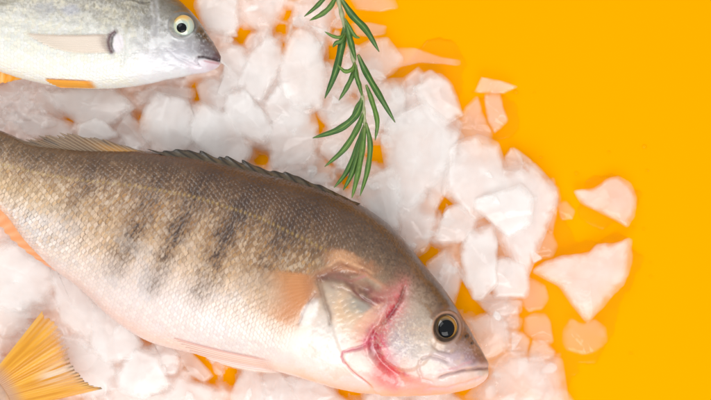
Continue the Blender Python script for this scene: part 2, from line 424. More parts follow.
# ---- head
def blob(cx, cy, rx, ry, ang, rgb, a, soft=1.0, n=0.35, sd=60):
    global col
    ca, sa = math.cos(math.radians(ang)), math.sin(math.radians(ang))
    u = ((wx - cx) * ca + (wy - cy) * sa) / rx; v = (-(wx - cx) * sa + (wy - cy) * ca) / ry
    r = np.sqrt(u * u + v * v) + n * (fbm(x / 5, y / 5, sd) - 0.5)
    col = blend(col, rgb, a * (1 - sstep(1 - 0.5 * soft, 1 + 0.5 * soft, r)) * B.top)
def stroke(pts, w0, w1, rgb, a, depth=0.0, dw=None, fade=True, warp=True):
    global col
    dd, pp, _ = seg_dist(wx if warp else x, wy if warp else y, pts)
    w = w0 + (w1 - w0) * pp
    m = np.exp(-(dd / w) ** 2)
    if fade: m = m * sstep(0, 0.12, pp + 0.06) * sstep(1.06, 0.9, pp)
    if a: col = blend(col, rgb, a * m * B.top)
    if depth:
        d0, p0, _ = seg_dist(x + 0.4 * (wx - x), y + 0.4 * (wy - y), pts); ww = (dw or w0)
        B.disp[...] = B.disp - depth * np.exp(-(d0 / ww) ** 2) * B.top * sstep(0, 0.1, p0 + 0.02) * sstep(1.03, 0.92, p0)

# cheek and gill plates
blob(398, 330, 30, 34, 35, (208, 188, 172), 0.85)
blob(404, 312, 22, 20, 30, (172, 160, 146), 0.35)
blob(394, 342, 15, 18, -30, (176, 178, 200), 0.45, sd=61)
blob(420, 350, 17, 14, 0, (226, 214, 206), 0.6)
blob(352, 310, 24, 30, 10, (214, 184, 154), 0.85)
blob(347, 300, 12, 26, 15, (224, 188, 150), 0.65)
blob(362, 300, 15, 13, 10, (146, 150, 144), 0.75)
blob(366, 290, 22, 8, 25, (112, 88, 82), 0.55)
blob(340, 345, 16, 26, 0, (244, 236, 226), 0.8)
blob(318, 345, 26, 32, 0, (246, 241, 236), 0.7)
blob(372, 330, 14, 16, 60, (232, 188, 160), 0.45)
blob(385, 380, 46, 9, 8, (244, 226, 220), 0.6)
blob(440, 372, 45, 10, -8, (240, 212, 206), 0.75)
blob(448, 384, 45, 7, -8, (243, 205, 200), 0.6)
# brown / orange shoulder above the gill
blob(352, 262, 24, 9, 18, (182, 126, 88), 0.7)
stroke([(328,262),(342,257),(358,262),(372,270)], 1.8, 1.6, (226, 176, 134), 0.6, -0.7, 2.0)
stroke([(332,268),(346,263),(360,268)], 1.4, 1.2, (134, 84, 64), 0.6, 0.7, 1.6)
blob(345, 256, 14, 5, 5, (228, 176, 130), 0.6)
blob(330, 270, 12, 7, 0, (170, 112, 78), 0.6)
stroke([(318,278),(330,271),(350,273),(366,266)], 4.0, 2.5, (118, 74, 70), 0.7, 0.9, 3)
stroke([(338,276),(352,279),(366,272)], 2.2, 1.5, (196, 110, 122), 0.6)
stroke([(322,274),(345,280),(364,288),(378,296),(400,293)], 4.5, 3.5, (96, 64, 58), 0.75, 1.0, 3)
stroke([(366,284),(376,294),(386,298),(396,290),(404,280)], 4.5, 3, (126, 52, 66), 0.7)
blob(385, 297, 16, 8, -10, (128, 58, 70), 0.65)
stroke([(340,268),(352,266),(364,270),(376,280),(390,288)], 2.2, 2.2, (214, 150, 110), 0.5, -0.8, 2.2)
stroke([(330,283),(346,288),(362,296),(372,304),(380,308)], 2.2, 2.2, (150, 112, 98), 0.55, 1.0, 2.0)
stroke([(352,286),(364,296),(378,304)], 1.6, 1.4, (108, 44, 60), 0.7, 0.9, 1.6)
blob(356, 282, 20, 7, 24, (120, 82, 70), 0.55)
blob(384, 292, 14, 8, -20, (140, 60, 66), 0.55)
blob(368, 318, 9, 14, 35, (230, 160, 130), 0.55)
blob(301, 298, 15, 25, 28, (206, 142, 96), 0.65)
blob(292, 306, 24, 22, 20, (228, 184, 148), 0.35)
blob(311, 310, 7, 15, 28, (244, 242, 238), 0.9, soft=0.5)
stroke([(318,288),(311,298),(304,312),(300,322)], 1.5, 1.2, (150, 106, 96), 0.5, 0.9, 1.8)
# gill cover rear edge
stroke([(319,276),(325,296),(330,312),(333,322)], 3.0, 1.4, (140, 116, 100), 0.7, 1.8, 2.6)
stroke([(312,300),(318,296),(322,290)], 3.5, 3, (150, 110, 90), 0.5)
# scaly ridges between
for k, (ax, ay, bx, by) in enumerate([(336,284,352,318),(343,282,360,314),(330,290,345,325)]):
    dd, pp, _ = seg_dist(wx, wy, [(ax, ay), (bx, by)])
    mm = np.exp(-(dd / 2.4) ** 2) * sstep(0.2, 0.8, 0.5 + 0.5 * np.sin(pp * 42))
    col = blend(col, (226, 200, 166), 0.4 * mm); B.disp += 0.35 * mm
# red gill crease
RED = [(405,283),(400,294),(392,307),(384,319),(376,331),(371,339),(373,348),(380,358),(388,367),(398,376),(408,381)]
stroke(RED, 12, 17, (230, 150, 142), 0.75)
stroke(RED, 4.8, 9.0, (200, 66, 84), 0.95, 2.6, 4.5)
stroke([(404,283),(399,297),(390,311),(381,322)], 2.2, 2.4, (140, 34, 58), 0.95, 1.4, 1.8, warp=False)
blob(377, 343, 10, 15, -20, (214, 92, 116), 0.8)
stroke([(378,322),(372,334),(374,347),(381,357),(390,365),(402,374)], 6.4, 6.0, (168, 12, 56), 1.0, 2.4, 3.4)
stroke([(384,308),(377,320),(369,330),(366,340),(369,352),(377,362)], 1.6, 1.6, (236, 150, 150), 0.45, -1.0, 2.2)
stroke([(371,333),(371,344),(375,352)], 1.2, 1.2, (248, 206, 216), 0.7)  # pale pink highlight painted into the crease colour
stroke([(384,352),(392,361),(400,368)], 1.2, 1.2, (250, 160, 160), 0.6)
stroke([(366,338),(373,337),(380,330)], 3, 3, (200, 50, 96), 0.7)
blob(386, 368, 19, 10, 38, (232, 84, 88), 0.75)
blob(378, 372, 13, 9, 30, (240, 150, 138), 0.5)
blob(408, 378, 22, 7, 10, (238, 140, 136), 0.75)
blob(420, 385, 40, 6, 2, (242, 178, 172), 0.6)
stroke([(372,337),(362,342),(352,344),(345,347),(343,353),(346,360)], 2.4, 1.2, (206, 84, 112), 0.8, 1.0, 1.8)
stroke([(346,358),(353,368),(362,376),(372,382)], 1.6, 1.3, (214, 112, 116), 0.75, 1.0, 1.6)
stroke([(350,330),(360,318),(372,306),(384,300)], 2.5, 2.5, (240, 190, 160), 0.5)
blob(366, 358, 11, 10, 20, (248, 232, 220), 0.6)
wet_glint = sstep(0.64, 0.72, fbm(x / 2.4, y / 2.4, 71, 2))
dr, _, _ = seg_dist(x, y, RED)
col = blend(col, (250, 222, 226), 0.15 * wet_glint * np.exp(-(dr / 7) ** 2))  # near-white flecks: wet glints painted into the colour along the crease
# silver/blue freckles on cheek
sp = sstep(0.55, 0.68, fbm(x / 1.6, y / 1.6, 77, 2)) * np.exp(-(((x - 402) / 26) ** 2 + ((y - 332) / 32) ** 2))
col = blend(col, (150, 140, 150), 0.40 * sp)
sp = sstep(0.56, 0.68, fbm(x / 1.5, y / 1.5, 79, 2)) * np.exp(-(((x - 400) / 26) ** 2 + ((y - 332) / 32) ** 2))
col = blend(col, (245, 235, 220), 0.45 * sp)
# forehead, snout
stroke([(386,226),(404,243),(421,265),(437,288),(450,306)], 9, 7, (74, 61, 52), 0.6)
stroke([(404,262),(416,280),(426,296),(432,308)], 8, 6, (120, 102, 88), 0.55)
blob(414, 300, 13, 20, -30, (184, 170, 152), 0.4)
blob(468, 342, 14, 20, -28, (92, 72, 68), 0.85)
blob(478, 356, 10, 9, -20, (84, 64, 62), 0.9)
blob(456, 348, 20, 9, 12, (176, 148, 146), 0.7)
blob(448, 355, 22, 6, 10, (206, 184, 200), 0.55)
blob(470, 356, 14, 5, 12, (150, 120, 130), 0.6)
sp = sstep(0.5, 0.64, fbm(x / 1.7, y / 1.7, 83, 2)) * np.exp(-(((x - 462) / 20) ** 2 + ((y - 350) / 12) ** 2))
col = blend(col, (220, 200, 206), 0.25 * sp)
sp = sstep(0.5, 0.62, fbm(x / 1.8, y / 1.8, 85, 3)) * hd * sstep(0.4, 0.12, d)
col = blend(col, (62, 48, 42), 0.4 * sp); 
sp = sstep(0.52, 0.66, fbm(x / 2.0, y / 2.0, 87, 3)) * hd * sstep(0.5, 0.2, d)
col = blend(col, (136, 116, 96), 0.22 * sp)
# nostrils
for nx, ny, r in ((463, 334, 2.0), (468.5, 341, 1.5)):
    rr = np.hypot(x - nx, (y - ny)); mm = np.exp(-(rr / r) ** 2) * B.top
    col = blend(col, (44, 32, 30), 0.85 * mm); B.disp -= 1.4 * mm; B.disp += 0.6 * np.exp(-((rr - 2.6 * r / 2) / 1.2) ** 2) * B.top
# jaw: upper lip, mouth slit, maxilla
stroke([(488,366.5),(476,366),(462,366.5),(448,369),(436,373)], 1.5, 1.6, (150, 104, 104), 0.75, 2.0, 1.6, warp=False)
stroke([(487,363),(474,362),(458,363),(444,366)], 2.6, 2.4, (214, 186, 190), 0.75, -0.7, 2.2)
stroke([(418,354),(428,351),(438,354),(446,358)], 1.8, 1.6, (190, 164, 158), 0.6, 1.0, 1.8)
stroke([(418,354),(416,364),(420,374),(432,377)], 1.8, 1.8, (214, 178, 170), 0.5, 1.0, 2.0)
stroke([(425,383),(445,383),(465,379),(480,374)], 1.6, 1.4, (230, 180, 178), 0.6, 0.7, 1.8)
stroke([(436,366),(452,362),(470,358)], 1.3, 1.3, (224, 160, 168), 0.5)
# infraorbital creases
stroke([(428,340),(436,346),(447,349),(458,346)], 1.6, 1.6, (150, 128, 122), 0.5, 0.8, 1.8)
# eye socket
EX, EY = 443.0, 325.0
re_ = np.hypot((x - EX) * 1.0, (y - EY) * 0.94)
B.disp += B.top * (1.1 * np.exp(-((re_ - 15.0) / 1.8) ** 2) - 5.0 * (1 - sstep(8, 14.5, re_)))
col = blend(col, (196, 156, 138), 0.6 * np.exp(-((re_ - 13.8) / 0.9) ** 2) * B.top)
col = blend(col, (120, 92, 82), 0.6 * np.exp(-((re_ - 17.5) / 2.0) ** 2) * B.top * (x - y > 112))
col = blend(col, (60, 44, 38), 0.9 * (1 - sstep(12.0, 13.2, re_)) * B.top)
# raised plates
plate = 1 - sstep(0, 5, np.hypot((x - 404) / 1.0, (y - 330) * 0.85) - 27)
B.disp += 1.6 * plate * B.top
opd, opp, ops = seg_dist(x, y, [(319,270),(325,296),(330,312),(336,335),(346,360),(372,384)])
B.disp += 1.5 * hd * sstep(-1.5, 2.5, -opd * ops) * B.top * sstep(265, 285, y)
gu = 0.35 + 0.65 * sstep(330, 350, x)
hn = fbm(x / 11, y / 11, 311, 4)
col = blend(col, (226, 190, 160), 0.30 * sstep(0.52, 0.68, hn) * hd * sstep(0.3, 0.5, d)); col = blend(col, (150, 140, 140), 0.22 * sstep(0.48, 0.32, hn) * hd * sstep(0.3, 0.5, d) * sstep(0.9, 0.7, d))
B.disp += 0.8 * (fbm(x / 6, y / 6, 313, 3) - 0.5) * hd
col = col * np.array([0.865, 0.83, 0.815]) * (1 + 0.05 * (fbm(x / 1.3, y / 1.3, 91, 2) - 0.5))[..., None]
lum = col.mean(-1, keepdims=True); dkm = sstep(0.32, 0.10, lum)
col = col * (1 - dkm + dkm * np.array([1.10, 0.96, 0.80]))
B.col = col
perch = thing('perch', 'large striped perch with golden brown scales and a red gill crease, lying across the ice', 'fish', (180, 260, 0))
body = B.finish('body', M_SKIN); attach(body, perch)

# eye: iris dome, pupil on it
zb = float(B.P[..., 2][(re_ < 3) & B.top].mean())
def iris(r, a):
    t = r / 13.2
    n = fbm(np.cos(a) * 3 + 5, np.sin(a) * 3 + r * 0.3, 5)
    c = np.zeros((len(r), 3)) + s2l((96, 74, 42))
    c = blend(c, (168, 122, 48), 0.8 * np.exp(-((t - 0.80) / 0.10) ** 2) * (0.5 + n) * (0.55 + 0.45 * np.cos(a + 0.5)))
    c = blend(c, (58, 48, 36), 0.7 * sstep(0.75, 0.60, t))
    c = blend(c, (206, 176, 146), 0.7 * np.exp(-((t - 0.96) / 0.02) ** 2))
    c = blend(c, (70, 52, 44), 0.8 * sstep(0.98, 1.0, t))
    return c
eye = dome('eye', EX, EY, zb - 7.0, 13.2, 8.5, M_EYE, perch, iris, ex=0.95, tilt=(-0.10, 0.0))
pu = dome('pupil', EX + 0.8, EY + 0.4, zb - 2.1, 9.3, 4.2, M_PUPIL, perch, ex=0.93, tilt=(-0.12, 0.0))
attach(pu, eye)

# fins
def zs(off, lift=0.0):
    f = np.vectorize(lambda a, b: B.z(a, b))
    return lambda X, Y, U, V: f(X, Y) + off + lift * V
def c_dorsal1(X, Y, U, V, ray):
    c = np.zeros(X.shape + (3,)) + s2l((86, 76, 60))
    c = blend(c, (40, 34, 28), 0.85 * ray ** 3); c = blend(c, (128, 116, 92), 0.5 * (1 - ray) * sstep(0.3, 0.8, fbm(X / 4, Y / 2, 3)))
    c = blend(c, (36, 32, 28), 0.7 * sstep(0.6, 1, V)); c = blend(c, (120, 100, 70), 0.6 * sstep(0.35, 0.0, V))
    return c, 0.93 - 0.25 * (1 - ray) * V
zrim = lambda z0, z1: (lambda X, Y, U, V: z0 + (z1 - z0) * V)
make_fin('dorsal_fin', [(172,158),(203,162),(234,168.5),(268,177),(301,186.5),(335,198.5),(354,207)],
         [(150,150),(184,150),(219,156.5),(254,165),(289,174.5),(326,188),(360,204)], zrim(72, 66), perch, M_FIN, c_dorsal1,
         nray=15, nu=420, nv=20, jag=0.10, ridge=0.3, th=1.4, fray=0.6, seed=3)
def c_dorsal2(X, Y, U, V, ray):
    c = np.zeros(X.shape + (3,)) + s2l((126, 100, 72))
    c = blend(c, (214, 150, 40), 0.9 * sstep(0.60, 0.78, U) * sstep(1.0, 0.2, V + 0.1 * ray))
    c = blend(c, (60, 52, 46), 0.8 * sstep(0.62, 0.8, fbm(U * 22, V * 1.5, 9, 2)) * sstep(0.25, 0.7, V)); c = blend(c, (206, 186, 160), 0.35 * ray ** 2)
    return c, 0.88 - 0.45 * V * (1 - ray)
make_fin('dorsal_fin', [(36,149),(58,152),(80,154),(103,155.5),(130,156),(158,157)],
         [(8,136),(28,141),(44,138),(70,136),(102,139.5),(142,150.5)], zrim(68, 64), perch, M_FIN, c_dorsal2,
         nray=24, nu=300, nv=24, jag=0.06, ridge=0.3, th=0.9, fray=0.30, seed=4)
def c_anal(X, Y, U, V, ray):
    c = np.zeros(X.shape + (3,)) + s2l((244, 184, 132))
    c = blend(c, (250, 200, 150), 0.6 * (1 - ray) * V); c = blend(c, (240, 140, 70), 0.45 * ray * sstep(0.1, 0.5, V))
    c = blend(c, (240, 188, 180), 0.85 * sstep(0.62, 0.95, U)); c = blend(c, (238, 160, 120), 0.6 * sstep(0.35, 0.0, V))
    return c, 0.92 - 0.3 * (1 - ray) * V
make_fin('anal_fin', [(-6,199),(10,212),(28,235),(48,258),(66,272),(74,279)],
         [(-30,212),(-5,222),(10,238),(29,254),(50,268),(71,279)], zrim(50, 44), perch, M_FIN, c_anal,
         nray=12, nu=200, nv=30, jag=0.10, ridge=0.5, th=1.0, seed=5)
def c_pelvic(X, Y, U, V, ray):
    c = np.zeros(X.shape + (3,)) + s2l((246, 232, 226))
    c = blend(c, (240, 198, 190), 0.5 * (1 - ray)); c = blend(c, (234, 190, 182), 0.8 * np.exp(-(((U - 0.08) / 0.07) ** 2)))
    c = blend(c, (248, 236, 214), 0.5 * sstep(0.8, 1, U))
    return c, 0.85 - 0.35 * (1 - ray) * V - 0.2 * sstep(0.7, 1, V)
make_fin('pelvic_fin', [(276,356),(280,362),(284,368),(282,372.5)], [(176,333),(186,342),(200,353),(236,367)], lambda X, Y, U, V: np.maximum(np.vectorize(B.z)(X, Y), 62 - 4 * V) + 1.2,
         perch, M_FIN, c_pelvic, nray=9, nu=110, nv=70, jag=0.05, ridge=0.45, th=0.8, bulge=-0.02, seed=6, soft=0.3, blur=60, side=0.8)
def c_pect(X, Y, U, V, ray):
    c = np.zeros(X.shape + (3,)) + s2l((226, 160, 104))
    c = blend(c, (190, 124, 84), 0.7 * sstep(0.3, 0.0, V)); c = blend(c, (236, 190, 140), 0.06 * ray)
    c = blend(c, (222, 200, 176), 0.85 * sstep(0.35, 0.75, V) * sstep(0.9, 0.5, U))
    rr = np.hypot(X - 320, Y - 280); return c, 0.10 + (0.40 - 0.03 * (1 - ray)) * (1 - sstep(18, 66, rr)) * sstep(0, 0.08, V)
make_fin('pectoral_fin', [(322,273),(322,279),(318,287),(312,296)], [(232,263),(240,284),(262,308),(297,324)], zs(1.2, 0.5),
         perch, M_FIN, c_pect, nray=13, nu=140, nv=80, jag=0.06, ridge=0.10, th=0.6, bulge=0.03, seed=7, soft=0.25, blur=20, side=0.95)
def c_tail(X, Y, U, V, ray):
    c = np.zeros(X.shape + (3,)) + s2l((206, 150, 70)); c = blend(c, (120, 92, 60), 0.6 * ray * V)
    return c, 0.9 - 0.3 * (1 - ray) * V
make_fin('tail_fin', [(-130,98),(-133,108),(-135,120),(-137,131)], [(-232,40),(-206,78),(-214,112),(-240,164)], zrim(56, 40), perch, M_FIN, c_tail,
         nray=16, nu=140, nv=40, jag=0.08, ridge=1.5, th=1.4, seed=8)

# ------------------------------------------------------------------ the small silver fish
pairs = [(-152,-12,-152,16),(-112,-20,-112,26),(-60,-36,-62,50),(0,-46,-8,69),(40,-48,30,81),(80,-45,66,87.5),(115,-36,100,89),(145,-22,128,87.5),
 (166,-9,150,84),(181,2,168,80),(192,13,182,77.5),(202,25.5,194,75),(209,36,203,73.5),(215,45,211,71),(219,52,217,68.5),(221.3,57,220.5,65)]
thick = [5,8,15,22,27,30,31,30,28,25,22,18,14,10,6,3]
S = Body(pairs, thick, 50, 620, 300, 40, dens=lambda x: np.where(x < -10, 0.4, np.where(x > 120, 1.2, 1.0)))
x, y, d, p, q = S.x, S.y, S.d, S.p, S.q
B_keep = B; B = S
wx = x + 5 * (fbm(x / 10, y / 10, 101) - 0.5); wy = y + 5 * (fbm(x / 10, y / 10, 102) - 0.5)
col = ramp(d + 0.05 * (fbm(x / 10, y / 10, 103) - 0.5), [(0,(92,90,78)),(0.2,(120,116,100)),(0.32,(158,152,136)),(0.42,(196,192,178)),(0.55,(220,220,212)),(0.75,(234,236,230)),(0.92,(243,243,238)),(1,(243,240,232))])
hd = sstep(128, 160, x + 0.1 * y)
hb = ramp(d, [(0,(88,84,74)),(0.16,(112,108,98)),(0.3,(152,150,144)),(0.45,(186,186,186)),(0.62,(214,214,218)),(0.8,(232,230,236)),(1,(240,238,240))])
col = col * (1 - hd[..., None]) + hb * hd[..., None]
H, R, K, D = scale_field(p, q, 3.4, 4.4, 9)
scm = 1 - 0.9 * sstep(145, 165, x + 0.2 * y)
S.disp += scm * ((H - 0.4) * 0.4 + (K - 0.5) * 0.3 * D)
rim = sstep(0.75, 0.98, R)
col = col * (1 - 0.10 * rim * scm * (0.3 + 1.4 * fbm(x / 6, y / 6, 19)))[..., None] * (1 + 0.10 * (K - 0.5) * scm)[..., None]
col = blend(col, (236, 226, 190), 0.25 * scm * (K > 0.6)); col = blend(col, (250, 250, 248), 0.4 * scm * (K < 0.25) * sstep(0.35, 0.6, d))
dsh = fbm(x / 4.5, y / 1.4, 401, 2)
col = blend(col, (168, 170, 166), 0.30 * sstep(0.55, 0.75, dsh) * scm * sstep(0.95, 0.6, d)); S.disp += 0.5 * (dsh - 0.5) * scm
# lengthwise grey rows
col = blend(col, (186, 188, 188), 0.30 * (0.5 + 0.5 * np.sin(d * 75)) * sstep(0.9, 0.6, d) * scm)
sp = sstep(0.54, 0.68, fbm(x / 5, y / 4, 111, 3)) * sstep(0.66, 0.38, d)
col = blend(col, (132, 128, 122), 0.5 * sp)
sp = sstep(0.5, 0.7, fbm(x / 2.2, y / 2.2, 112, 3)) * sstep(0.62, 0.30, d)
col = blend(col, (100, 94, 78), 0.45 * sp)
def smallblob(*a, **k): blob(*a, **k)
blob(50, 12, 12, 7, 0, (150, 152, 162), 0.5); blob(76, 13, 9, 6, 0, (166, 168, 184), 0.55); blob(14, 2, 20, 6, -15, (128, 122, 100), 0.6)
stroke([(124,-4),(134,2),(146,6),(154,4)], 1.4, 1.2, (82, 76, 68), 0.7, 0.6, 1.5)
stroke([(128,10),(133,24),(130,38)], 3, 3, (150, 146, 130), 0.35)
for k in range(9):
    a0 = 4.0 + k * 0.7
    stroke([(136 + 2 * k, 4 + k * 2), (133 + 2.4 * k, 14 + k * 3), (136 + 2 * k, 24 + k * 4)], 1.0, 0.8, (132, 128, 112), 0.30)
stroke([(158,2),(161,18),(160,36),(163,52),(172,63)], 2.4, 2.0, (188, 188, 192), 0.45, 0.7, 2.6)
stroke([(154,4),(157,20),(156,38),(159,56),(168,66)], 1.6, 1.6, (222, 222, 224), 0.35, -0.25, 2.4)
stroke([(122,30),(128,52),(126,70)], 2.2, 2.0, (220, 220, 218), 0.5, 1.2, 2.2)
# dark armpit crescent, white patch ahead of it
stroke([(120.5,34.5),(115,38),(112.5,45),(114,52),(117,57)], 2.6, 2.4, (92, 58, 66), 0.95, 1.6, 2.4, warp=False)
stroke([(121,36),(117,41),(116,48),(119,55)], 1.5, 1.5, (54, 34, 44), 0.8, 0, warp=False)
blob(122, 47, 5.5, 8.5, 10, (238, 232, 240), 0.8, soft=0.5)
hs = fbm(x / 7, y / 5, 411, 4)
col = blend(col, (242, 244, 246), 0.45 * sstep(0.52, 0.66, hs) * hd * sstep(0.25, 0.45, d)); col = blend(col, (140, 138, 142), 0.35 * sstep(0.48, 0.34, hs) * hd * sstep(0.2, 0.4, d) * sstep(0.85, 0.65, d))  # bright and dark noise paints silvery reflections into the cheek colour
S.disp += 1.0 * (hs - 0.5) * hd
stroke([(170,52),(180,60),(192,66),(203,69)], 1.6, 1.2, (176, 172, 180), 0.5, 0.7, 1.8)
# head tints
blob(190, 50, 15, 12, 15, (158, 156, 164), 0.6); blob(182, 62, 20, 9, 8, (206, 206, 216), 0.6)
blob(211, 50, 10, 12, -30, (112, 102, 108), 0.85); blob(219, 59, 5, 6, 0, (92, 66, 74), 0.9); blob(203, 36, 12, 6, 50, (78, 70, 62), 0.75)
blob(192, 16, 16, 5, 48, (100, 94, 78), 0.7); blob(203, 69, 14, 7, 6, (232, 222, 232), 0.85); blob(214, 66, 7, 4.5, 0, (220, 196, 206), 0.8)
stroke([(221.5,61.5),(214,60.5),(206,58.5),(199,59)], 1.5, 1.3, (60, 34, 40), 0.95, 1.8, 1.5, warp=False)
stroke([(220,64.5),(212,63.5),(205,62)], 1.0, 1.0, (190, 128, 136), 0.7, warp=False)
stroke([(199,59),(197,63),(200,67)], 1.2, 1.2, (150, 140, 150), 0.6, 0.6, 1.2)
sp = sstep(0.56, 0.66, fbm(x / 2.0, y / 2.0, 121, 2)) * np.exp(-(((x - 200) / 16) ** 2 + ((y - 42) / 16) ** 2))
col = blend(col, (206, 208, 214), 0.35 * sp)
stroke([(178,41),(184,43),(190,41),(196,37)], 1.3, 1.5, (244, 248, 250), 0.8)  # highlight below the eye, painted into the skin colour
for nx, ny, r in ((202.5, 33.0, 1.4), (206, 37.5, 1.0)):
    mm = np.exp(-(np.hypot(x - nx, y - ny) / r) ** 2) * S.top; col = blend(col, (40, 34, 32), 0.8 * mm); S.disp -= 0.9 * mm
re2 = np.hypot(x - 184.5, y - 28.5)
S.disp += S.top * (1.0 * np.exp(-((re2 - 13.6) / 1.8) ** 2) - 4.0 * (1 - sstep(7, 12.5, re2)))
col = blend(col, (116, 118, 120), 0.6 * np.exp(-((re2 - 13.4) / 1.3) ** 2) * S.top)
S.col = col * np.array([0.93, 0.92, 0.905])
bream = thing('silver_fish', 'small silver fish with a pale yellow-rimmed eye and dark snout, above the perch', 'fish', (100, 40, 0))
sb = S.finish('body', M_SILVER); attach(sb, bream)
zb2 = float(S.P[..., 2][(re2 < 3) & S.top].mean())
def iris2(r, a):
    t = r / 12.0
    c = np.zeros((len(r), 3)) + s2l((176, 190, 176))
    c = blend(c, (232, 176, 50), 0.8 * sstep(0.35, 0.9, -np.sin(a + 0.15)) * sstep(0.42, 0.6, t) * sstep(0.97, 0.85, t))
    c = blend(c, (214, 214, 170), 0.7 * np.exp(-((t - 0.58) / 0.07) ** 2)); c = blend(c, (128, 148, 146), 0.7 * np.exp(-((t - 0.9) / 0.05) ** 2) * (0.5 + 0.5 * np.sin(a)))
    c = blend(c, (70, 72, 72), 0.9 * sstep(0.94, 0.99, t))
    return c
e2 = dome('eye', 184.5, 28.5, zb2 - 6.0, 12.0, 7.0, M_EYE, bream, iris2)
p2 = dome('pupil', 184.3, 29.8, zb2 - 0.7, 5.5, 2.3, M_PUPIL, bream); attach(p2, e2)
def c_pec2(X, Y, U, V, ray):
    c = np.zeros(X.shape + (3,)) + s2l((240, 228, 214)); c = blend(c, (224, 206, 190), 0.3 * ray * sstep(1.0, 0.5, V)); c = blend(c, (150, 116, 108), 0.6 * sstep(0.2, 0, V))
    c = blend(c, (190, 160, 140), 0.5 * np.exp(-(U / 0.12) ** 2))
    return c, (0.88 - 0.15 * (1 - ray)) * (1 - 0.35 * sstep(0.5, 1.0, V))
zS = np.vectorize(lambda a, b: S.z(a, b))
make_fin('pectoral_fin', [(116,37),(114.5,43),(114,49),(116,55)], [(32,36),(38,41),(56,50),(80,56)], lambda X, Y, U, V: zS(X, Y) + 1.0 + 0.4 * V,
         bream, M_FIN, c_pec2, nray=11, nu=100, nv=70, jag=0.05, ridge=0.2, th=0.6, bulge=-0.02, seed=11, soft=0.15, blur=20)
def c_or(X, Y, U, V, ray):
    c = np.zeros(X.shape + (3,)) + s2l((250, 168, 30)); c = blend(c, (250, 206, 120), 0.5 * (1 - ray)); c = blend(c, (245, 225, 190), 0.8 * sstep(0.2, 0, V))
    return c, 0.95 + 0 * V
make_fin('pelvic_fin', [(100,83),(101,86),(102,89.5)], [(48,80.5),(52,84),(62,88.5)], lambda X, Y, U, V: zS(X, Y) + 1.6 + 1.0 * V, bream, M_FIN, c_or,
         nray=6, nu=60, nv=60, jag=0.04, ridge=0.3, th=0.8, seed=12, soft=0.3, blur=20)
make_fin('anal_fin', [(-60,48),(-30,60),(-2,68),(24,79)], [(-66,60),(-38,74),(-4,83),(16,80)], zrim(48, 42), bream, M_FIN, c_or,
         nray=10, nu=110, nv=24, jag=0.1, ridge=0.8, th=0.8, seed=13)
make_fin('dorsal_fin', [(-60,-34),(0,-45),(60,-46),(118,-34)], [(-70,-48),(-8,-66),(52,-70),(108,-50)], zrim(50, 46), bream, M_FIN, c_tail,
         nray=18, nu=160, nv=20, jag=0.2, ridge=0.9, th=0.8, seed=14)
make_fin('tail_fin', [(-148,-12),(-151,-3),(-152,5),(-150,16)], [(-222,-60),(-188,-16),(-190,20),(-218,72)], zrim(50, 38), bream, M_FIN, c_tail,
         nray=14, nu=120, nv=30, jag=0.08, ridge=1.0, th=1.0, seed=15)
B = B_keep

# ------------------------------------------------------------------ third fish: only its tail reaches into the picture
pairs = [(14,380,20,392),(2,375,16,408),(-12,376,6,424),(-40,384,-8,456),(-84,396,-44,500),(-130,424,-88,530),(-172,462,-136,548),(-204,500,-184,556),(-222,530,-214,556)]
T3 = Body(pairs, [1,3,6,16,30,36,34,24,8], 37, 160, 80, 24)
x, y, d = T3.x, T3.y, T3.d
T3.col = ramp(d, [(0,(120,100,76)),(0.4,(190,170,140)),(0.8,(236,226,218)),(1,(240,232,228))])
T3.col = blend(T3.col, (190, 152, 128), 0.85 * sstep(-30, 0, x)); T3.col = blend(T3.col, (220, 158, 50), 0.8 * sstep(2, 18, x + 6 * (fbm(x / 3, y / 3, 9) - .5)))
T3.col = T3.col * (1 + 0.3 * (fbm(x / 3, y / 3, 5) - 0.5))[..., None]
H, R, K, D = scale_field(T3.p * -1, T3.q, 5, 6.5, 5); T3.disp += 0.6 * H
third = thing('yellow_tailed_fish', 'fish showing only its ragged yellow forked tail at the lower left corner', 'fish', (-60, 440, 0))
tb = T3.finish('body', M_SKIN); attach(tb, third)
def c_ytail(X, Y, U, V, ray):
    f = fbm(U * 34, V * 1.6, 7, 3)
    c = np.zeros(X.shape + (3,)) + s2l((228, 160, 26))
    c = blend(c, (244, 190, 66), 0.5 * sstep(0.40, 0.70, f)); c = blend(c, (206, 136, 24), 0.4 * sstep(0.5, 0.3, f)); c = blend(c, (236, 202, 150), 0.35 * sstep(0.5, 1.0, V) * (1 - ray))
    c = blend(c, (236, 224, 208), 0.75 * np.exp(-((U - 0.56) / 0.10) ** 2) * sstep(0.35, 0.7, V) * sstep(0.4, 0.6, f + 0.1))
    c = blend(c, (190, 150, 132), 0.75 * sstep(0.24, 0.02, V)); c = blend(c, (240, 200, 110), 0.5 * np.exp(-(U / 0.03) ** 2))
    c = blend(c, (98, 70, 44), 0.8 * sstep(0.86, 1.0, V) * (ray > 0.55) * sstep(0.25, 0.5, U)); c = blend(c, (70, 50, 36), 0.85 * sstep(0.93, 1, V) * sstep(0.93, 1.0, U))
    al = 0.90 - 0.12 * V * (1 - ray) - 0.45 * np.exp(-((U - 0.5) / 0.22) ** 2) * sstep(0.6, 1.0, V) * (1 - 0.8 * ray)
    al = al - 0.75 * sstep(0.80, 1.0, V) * np.exp(-((U - 0.28) / 0.22) ** 2)
    return c, al
make_fin('tail_fin', [(-8,374),(-2,382),(4,390),(9,399),(12,410)], [(42,312),(64,334),(72,362),(86,380),(104,388)], lambda X, Y, U, V: 44 + 6 * V + 3 * np.sin(U * 9) * V,
         third, M_FIN, c_ytail, nray=24, nu=420, nv=70, jag=0.01, ridge=0.16, th=0.9, fray=0.06, seed=16)
